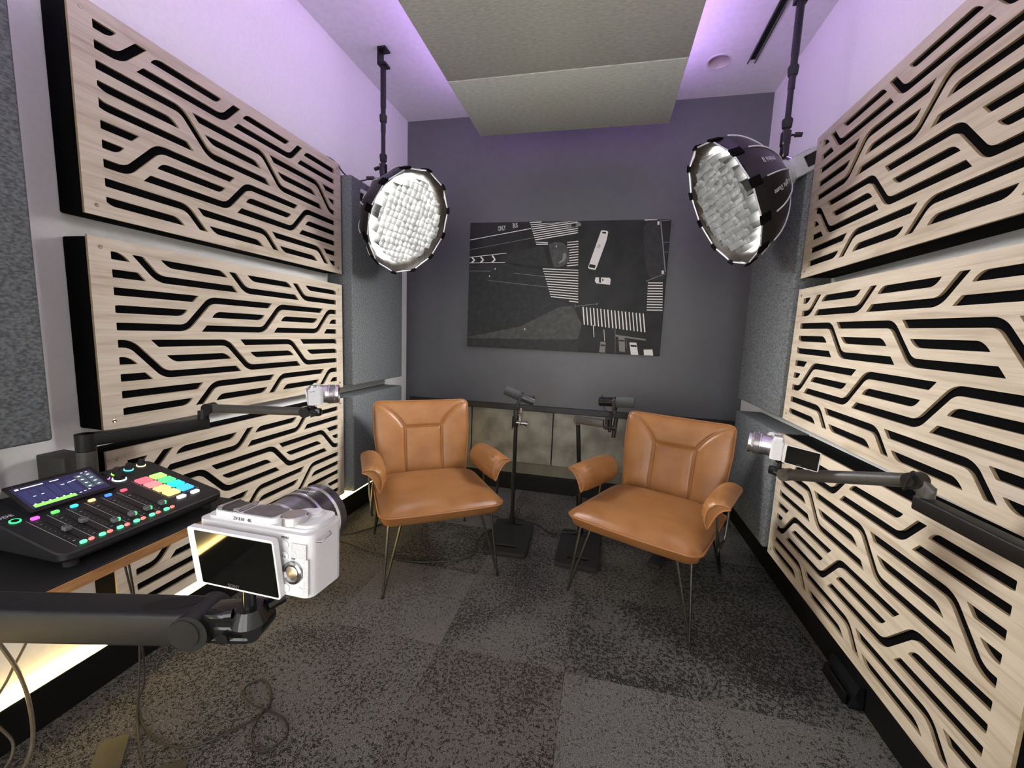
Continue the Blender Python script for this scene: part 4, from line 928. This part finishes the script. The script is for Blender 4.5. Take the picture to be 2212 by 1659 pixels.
for i in range(6):
    uu = u0 + pit * i
    key(uu - .004, .153, .013, .009, .003, glow(chc[i]), 'channel_button')
    key(uu - .004, .018, .011, .008, .003, glow((.10, .85, .30), 1.5), 'listen_button')
    key(uu + .0095, .018, .009, .007, .003, glow((.85, .20, .16), .9), 'mute_button')
    obj('fader_slot', box(BM(), (-.0014, -.048, -.002), (.0014, .048, .0003)), M_black, t, 0, mat=on(uu, .085))
    cap = obj('fader_cap', box(BM(), (-.0065, -.0065, .003), (.0065, .0065, .012), .002, 2), M_lamp_d if 'M_lamp_d' in globals() else globals().setdefault('M_lamp_d', noise_mat('fader_grey', (.12, .125, .13), (.16, .165, .17), 90, .4)), t, mat=on(uu + .002, lever[i]))
    obj('cap_line', box(BM(), (-.0066, -.0006, .0119), (.0066, .0006, .0123)), M_black, cap, 0)
    if i >= 2: obj('lit_side', box(BM(), (.0018, -.0068, .0035), (.0068, .0000, .0122), .001, 1), glow((.12, .62, .28), .5), cap)
    for k in range(9):
        big = k in (1, 8)
        obj('scale_tick', box(BM(), (-.0022 if big else -.001, -.0004, 0), (.0022 if big else .001, .0004, .0003)), M_white if big else M_lamp, t, 0, mat=on(uu - .0095, .138 - .0130 * k))
    obj('divider_line', box(BM(), (-.0004, -.072, 0), (.0004, .072, .0003)), M_lamp, t, 0, mat=on(uu - .0178, .084))
pc = [[(.85, .13, .17), (.90, .22, .22), (.95, .48, .20), (.95, .72, .22)], [(.35, .78, .16), (.08, .70, .22), (.02, .68, .80), (.05, .42, .85)]]
for a in range(2):
    for k in range(4):
        p_ = key(.268 + a * .036, .168 - k * .0305, .031, .0255, .0035, glow(pc[a][k], .9), 'sound_pad')
    key(.268 + a * .036, .044, .021, .012, .0035, glow((.8, .8, .82), .9), 'page_button', r_=.0045)
b = BM()
for x0, y0, x1, y1 in ((.249, .186, .324, .1866), (.249, .058, .324, .0586), (.2485, .058, .2491, .1866), (.3239, .058, .3245, .1866)):
    box(b, (x0, y0, 0), (x1, y1, .0004), M=None)
obj('pad_outline', b, M_lamp, t, 0, mat=Matrix.Translation((0, 0, h0)) @ Matrix.Rotation(SL_, 4, 'X'))
for uu, vv, r_, c in ((.222, .232, .0085, (.85, .15, .75)), (.252, .238, .0085, (.35, .8, .1)), (.284, .243, .0085, (.1, .75, .85)), (.318, .247, .0085, (.95, .75, .35)), (.240, .210, .0120, (.75, .9, 1))):
    k_ = obj('knob', lathe(BM(), [(0, r_), (.004, r_), (.005, r_ * .88), (.016, r_ * .82), (.017, r_ * .7)], (0, 0, .002), (0, 0, 1), 24), M_rubber, t, mat=on(uu, vv))
    obj('knob_ring', lathe(BM(), [(0, r_ * 1.22), (.0022, r_ * 1.2), (.0026, r_ * 1.02), (0.0, r_ * 1.0)], (0, 0, 0), (0, 0, 1), 28, closed_ends=False), glow(c, 1.6), k_)
key(.0225, .166, .018, .018, .002, glow((.05, .75, .25), .9), 'record_button', r_=.0089)
obj('record_inner', lathe(BM(), [(0, .006), (.0004, .006)], (0, 0, .002), (0, 0, 1), 20), M_black, t, mat=on(.0225, .166))
text('printed_word', 'RODE', .013, M_white, t, on(.016, .192, .0003), .0001)
for k, wd in enumerate((.03, .022)): obj('small_print', box(BM(), (0, 0, 0), (wd, .0008, .0002)), M_lamp, t, 0, mat=on(.278, .218 - .005 * k))
obj('corner_mark', box(BM(), (0, 0, 0), (.010, .006, .0002)), M_lamp, t, 0, mat=on(.318, .208))
# tilted touch screen
Ms = Matrix.Translation((.046, .170, topz(.170) - .002)) @ Matrix.Rotation(SL_ + math.radians(14), 4, 'X')
b = BM(); prism(b, rrect(0, 0, .160, .096, .006), -.020, .010); scr = obj('touch_screen', b, M_gloss, t, 40, mat=Ms)
def quad(nm, x0, y0, x1, y1, m_, z=.0103, par=None): return obj(nm, box(BM(), (x0 * 1.159, y0, z - .0002), (x1 * 1.159, y1, z)), m_, par or scr, 0)
quad('display', .007, .009, .131, .086, emit_mat('screen_navy', (.012, .010, .035), 1.0), .0104)
m_tile = emit_mat('screen_tile', (.05, .07, .08), .9); m_scw = emit_mat('screen_white', (.8, .85, .9), 1.0); m_scg = emit_mat('screen_green', (.20, .75, .10), 1.0); m_col = emit_mat('screen_column', (.018, .020, .065), 1.0)
for k in range(6): quad('channel_column', .012 + .0135 * k, .024, .0235 + .0135 * k, .070, m_col, .0106)
quad('level_meter', .012, .011, .075, .020, m_scg, .0107)
for k in range(6): quad('level_tick', .015 + .0105 * k, .0200, .0178 + .0105 * k, .0225, m_scw, .0108)
for a in range(2):
    for k in range(4):
        quad('screen_icon', .098 + a * .0155, .024 + .0135 * k, .1115 + a * .0155, .0355 + .0135 * k, m_tile, .0107); quad('icon_mark', .1025 + a * .0155, .0285 + .0135 * k, .107 + a * .0155, .031 + .0135 * k, m_scw, .0109)
for x0, y0, x1, y1 in ((.020, .0775, .052, .0800), (.062, .0775, .076, .0795), (.012, .076, .017, .081), (.112, .079, .116, .081), (.120, .079, .124, .081), (.024, .045, .028, .0465), (.036, .046, .040, .0475), (.070, .058, .076, .0595), (.082, .060, .088, .0615), (.090, .062, .096, .0635), (.081, .016, .085, .018), (.089, .0175, .093, .0195), (.097, .019, .101, .021)):
    quad('screen_text', x0, y0, x1, y1, m_scw, .0108)

# ================================================================== SMALL THINGS
o = obj('cable_box', box(BM(), (-.055, -.032, 0), (.055, .032, .106), .003, 2), M_box); o.location = (-1.525, .838, DZ); tag(o, 'grey box standing on the desk against the left wall beside the arm post', 'box')
o = obj('wall_plate', prism(BM(), rrect(-.045, -.05, .045, .05, .008), 0, .010), M_white, None, 40); o.matrix_world = basis((XL + .0005, .700, .80), (0, 1, 0), (0, 0, 1), (1, 0, 0)); tag(o, 'small white plate on the left wall at the picture edge', 'wall plate')
# flat cross-shaped steel foot on the floor
b = BM(); cx, cy = -1.215, .66
arms = []
for a in (2.36, .66, -.9, 3.9):
    L_, w_ = .190, .035
    pts = rrect(.03, -w_, L_, w_, .014, 4); arms.append((a, pts))
outl = []
for a, pts in arms: prism(b, [(x * math.cos(a) - y * math.sin(a), x * math.sin(a) + y * math.cos(a)) for x, y in pts], .0, .006)
cyl(b, (0, 0, 0), (0, 0, .0065), .07, n=24)
o = obj('steel_floor_foot', b, M_plate, None, 30); o.location = (cx, cy, 0.001); tag(o, 'olive grey steel star-shaped foot plate on the carpet at the bottom left', 'stand foot')
# power adapter under the right chair, box by the right baseboard
o = obj('power_adapter', box(BM(), (-.035, -.085, 0), (.035, .085, .03), .006, 2), M_rubber); o.matrix_world = Matrix.Translation((.375, 2.285, .0)) @ Matrix.Rotation(-.4, 4, 'Z'); tag(o, 'flat black power adapter on the carpet under the right chair', 'adapter')
t = thing('floor_outlet_box', 'low black box on the floor against the right baseboard', 'outlet box', (.915, 1.585, 0))
b = BM(); prism(b, [(0, 0), (.041, 0), (.041, .085), (.022, .085)], -.085, .085, M=basis((0, 0, 0), (1, 0, 0), (0, 0, 1), (0, -1, 0))); obj('housing', b, M_gloss, t, 20)
obj('flap', box(BM(), (-.010, -.07, .0), (.0, .07, .045), .002, 1), M_black, t)
# cables
def cable(pts, r, m_, label, k=8):
    o_ = obj('cable', tube(BM(), spline(pts, k), r, 7), m_); return tag(o_, label, 'cable')
F0 = .005
cable([(-1.475, .912, .715), (-1.468, .925, .50), (-1.45, .945, .22), (-1.425, .93, .06), (-1.40, .89, F0), (-1.27, .83, F0), (-1.12, .825, F0), (-1.02, .925, F0), (-.995, .985, F0), (-1.03, 1.04, F0), (-1.10, 1.075, F0), (-1.13, 1.03, F0), (-1.06, .985, F0 + .004), (-.93, .975, F0), (-.87, .93, F0), (-.90, .87, F0), (-.97, .90, F0 + .004), (-1.0, .98, F0 + .006)], .0032, M_cable, 'thin dark cable hanging from the desk and looping on the carpet')
cable([(-1.462, .908, .715), (-1.450, .930, .45), (-1.44, .935, .20), (-1.415, .905, .05), (-1.36, .86, F0), (-1.25, .79, F0), (-1.15, .74, F0), (-1.05, .70, F0), (-1.0, .60, F0)], .0032, M_cable, 'thin dark cable running from the desk past the steel foot plate')
cable([(-1.58, .62, .70), (-1.56, .66, .45), (-1.53, .70, .26), (-1.51, .705, .12), (-1.50, .69, .03), (-1.47, .64, F0), (-1.40, .52, F0), (-1.32, .40, F0)], .005, M_cablegrey, 'thick grey cable hanging in front of the yellow light strip at the left edge')
cable([(-1.57, .74, .70), (-1.55, .75, .40), (-1.565, .70, .25), (-1.575, .66, .16), (-1.545, .68, .05), (-1.52, .62, F0), (-1.50, .45, F0)], .0035, M_cablegrey, 'thin grey cable crossing the thick one in front of the light strip')
cable([(-1.585, 1.95, F0), (-1.40, 1.975, F0), (-1.14, 1.915, F0), (-.95, 1.90, F0), (-.80, 1.94, F0), (-.68, 2.0, F0), (-.635, 2.09, F0), (-.66, 2.20, F0), (-.66, 2.28, F0), (-.60, 2.42, F0), (-.52, 2.56, F0), (-.50, 2.64, .02), (-.50, 2.60, .07), (-.507, 2.47, .05)], .0038, M_cable, 'black cable running under the left chair to the left microphone stand')
cable([(-1.585, 2.0, F0), (-1.46, 2.05, F0), (-1.36, 2.16, F0), (-1.20, 2.45, F0), (-.85, 2.58, F0), (-.62, 2.56, F0)], .0038, M_cable, 'black cable lying behind the left chair')
cable([(-.505, 2.50, .04), (-.44, 2.56, F0), (-.34, 2.52, F0), (-.24, 2.43, F0), (-.19, 2.41, .036), (-.10, 2.43, .036), (-.065, 2.45, .06)], .0038, M_cable, 'black cable linking the two microphone stands across the carpet')
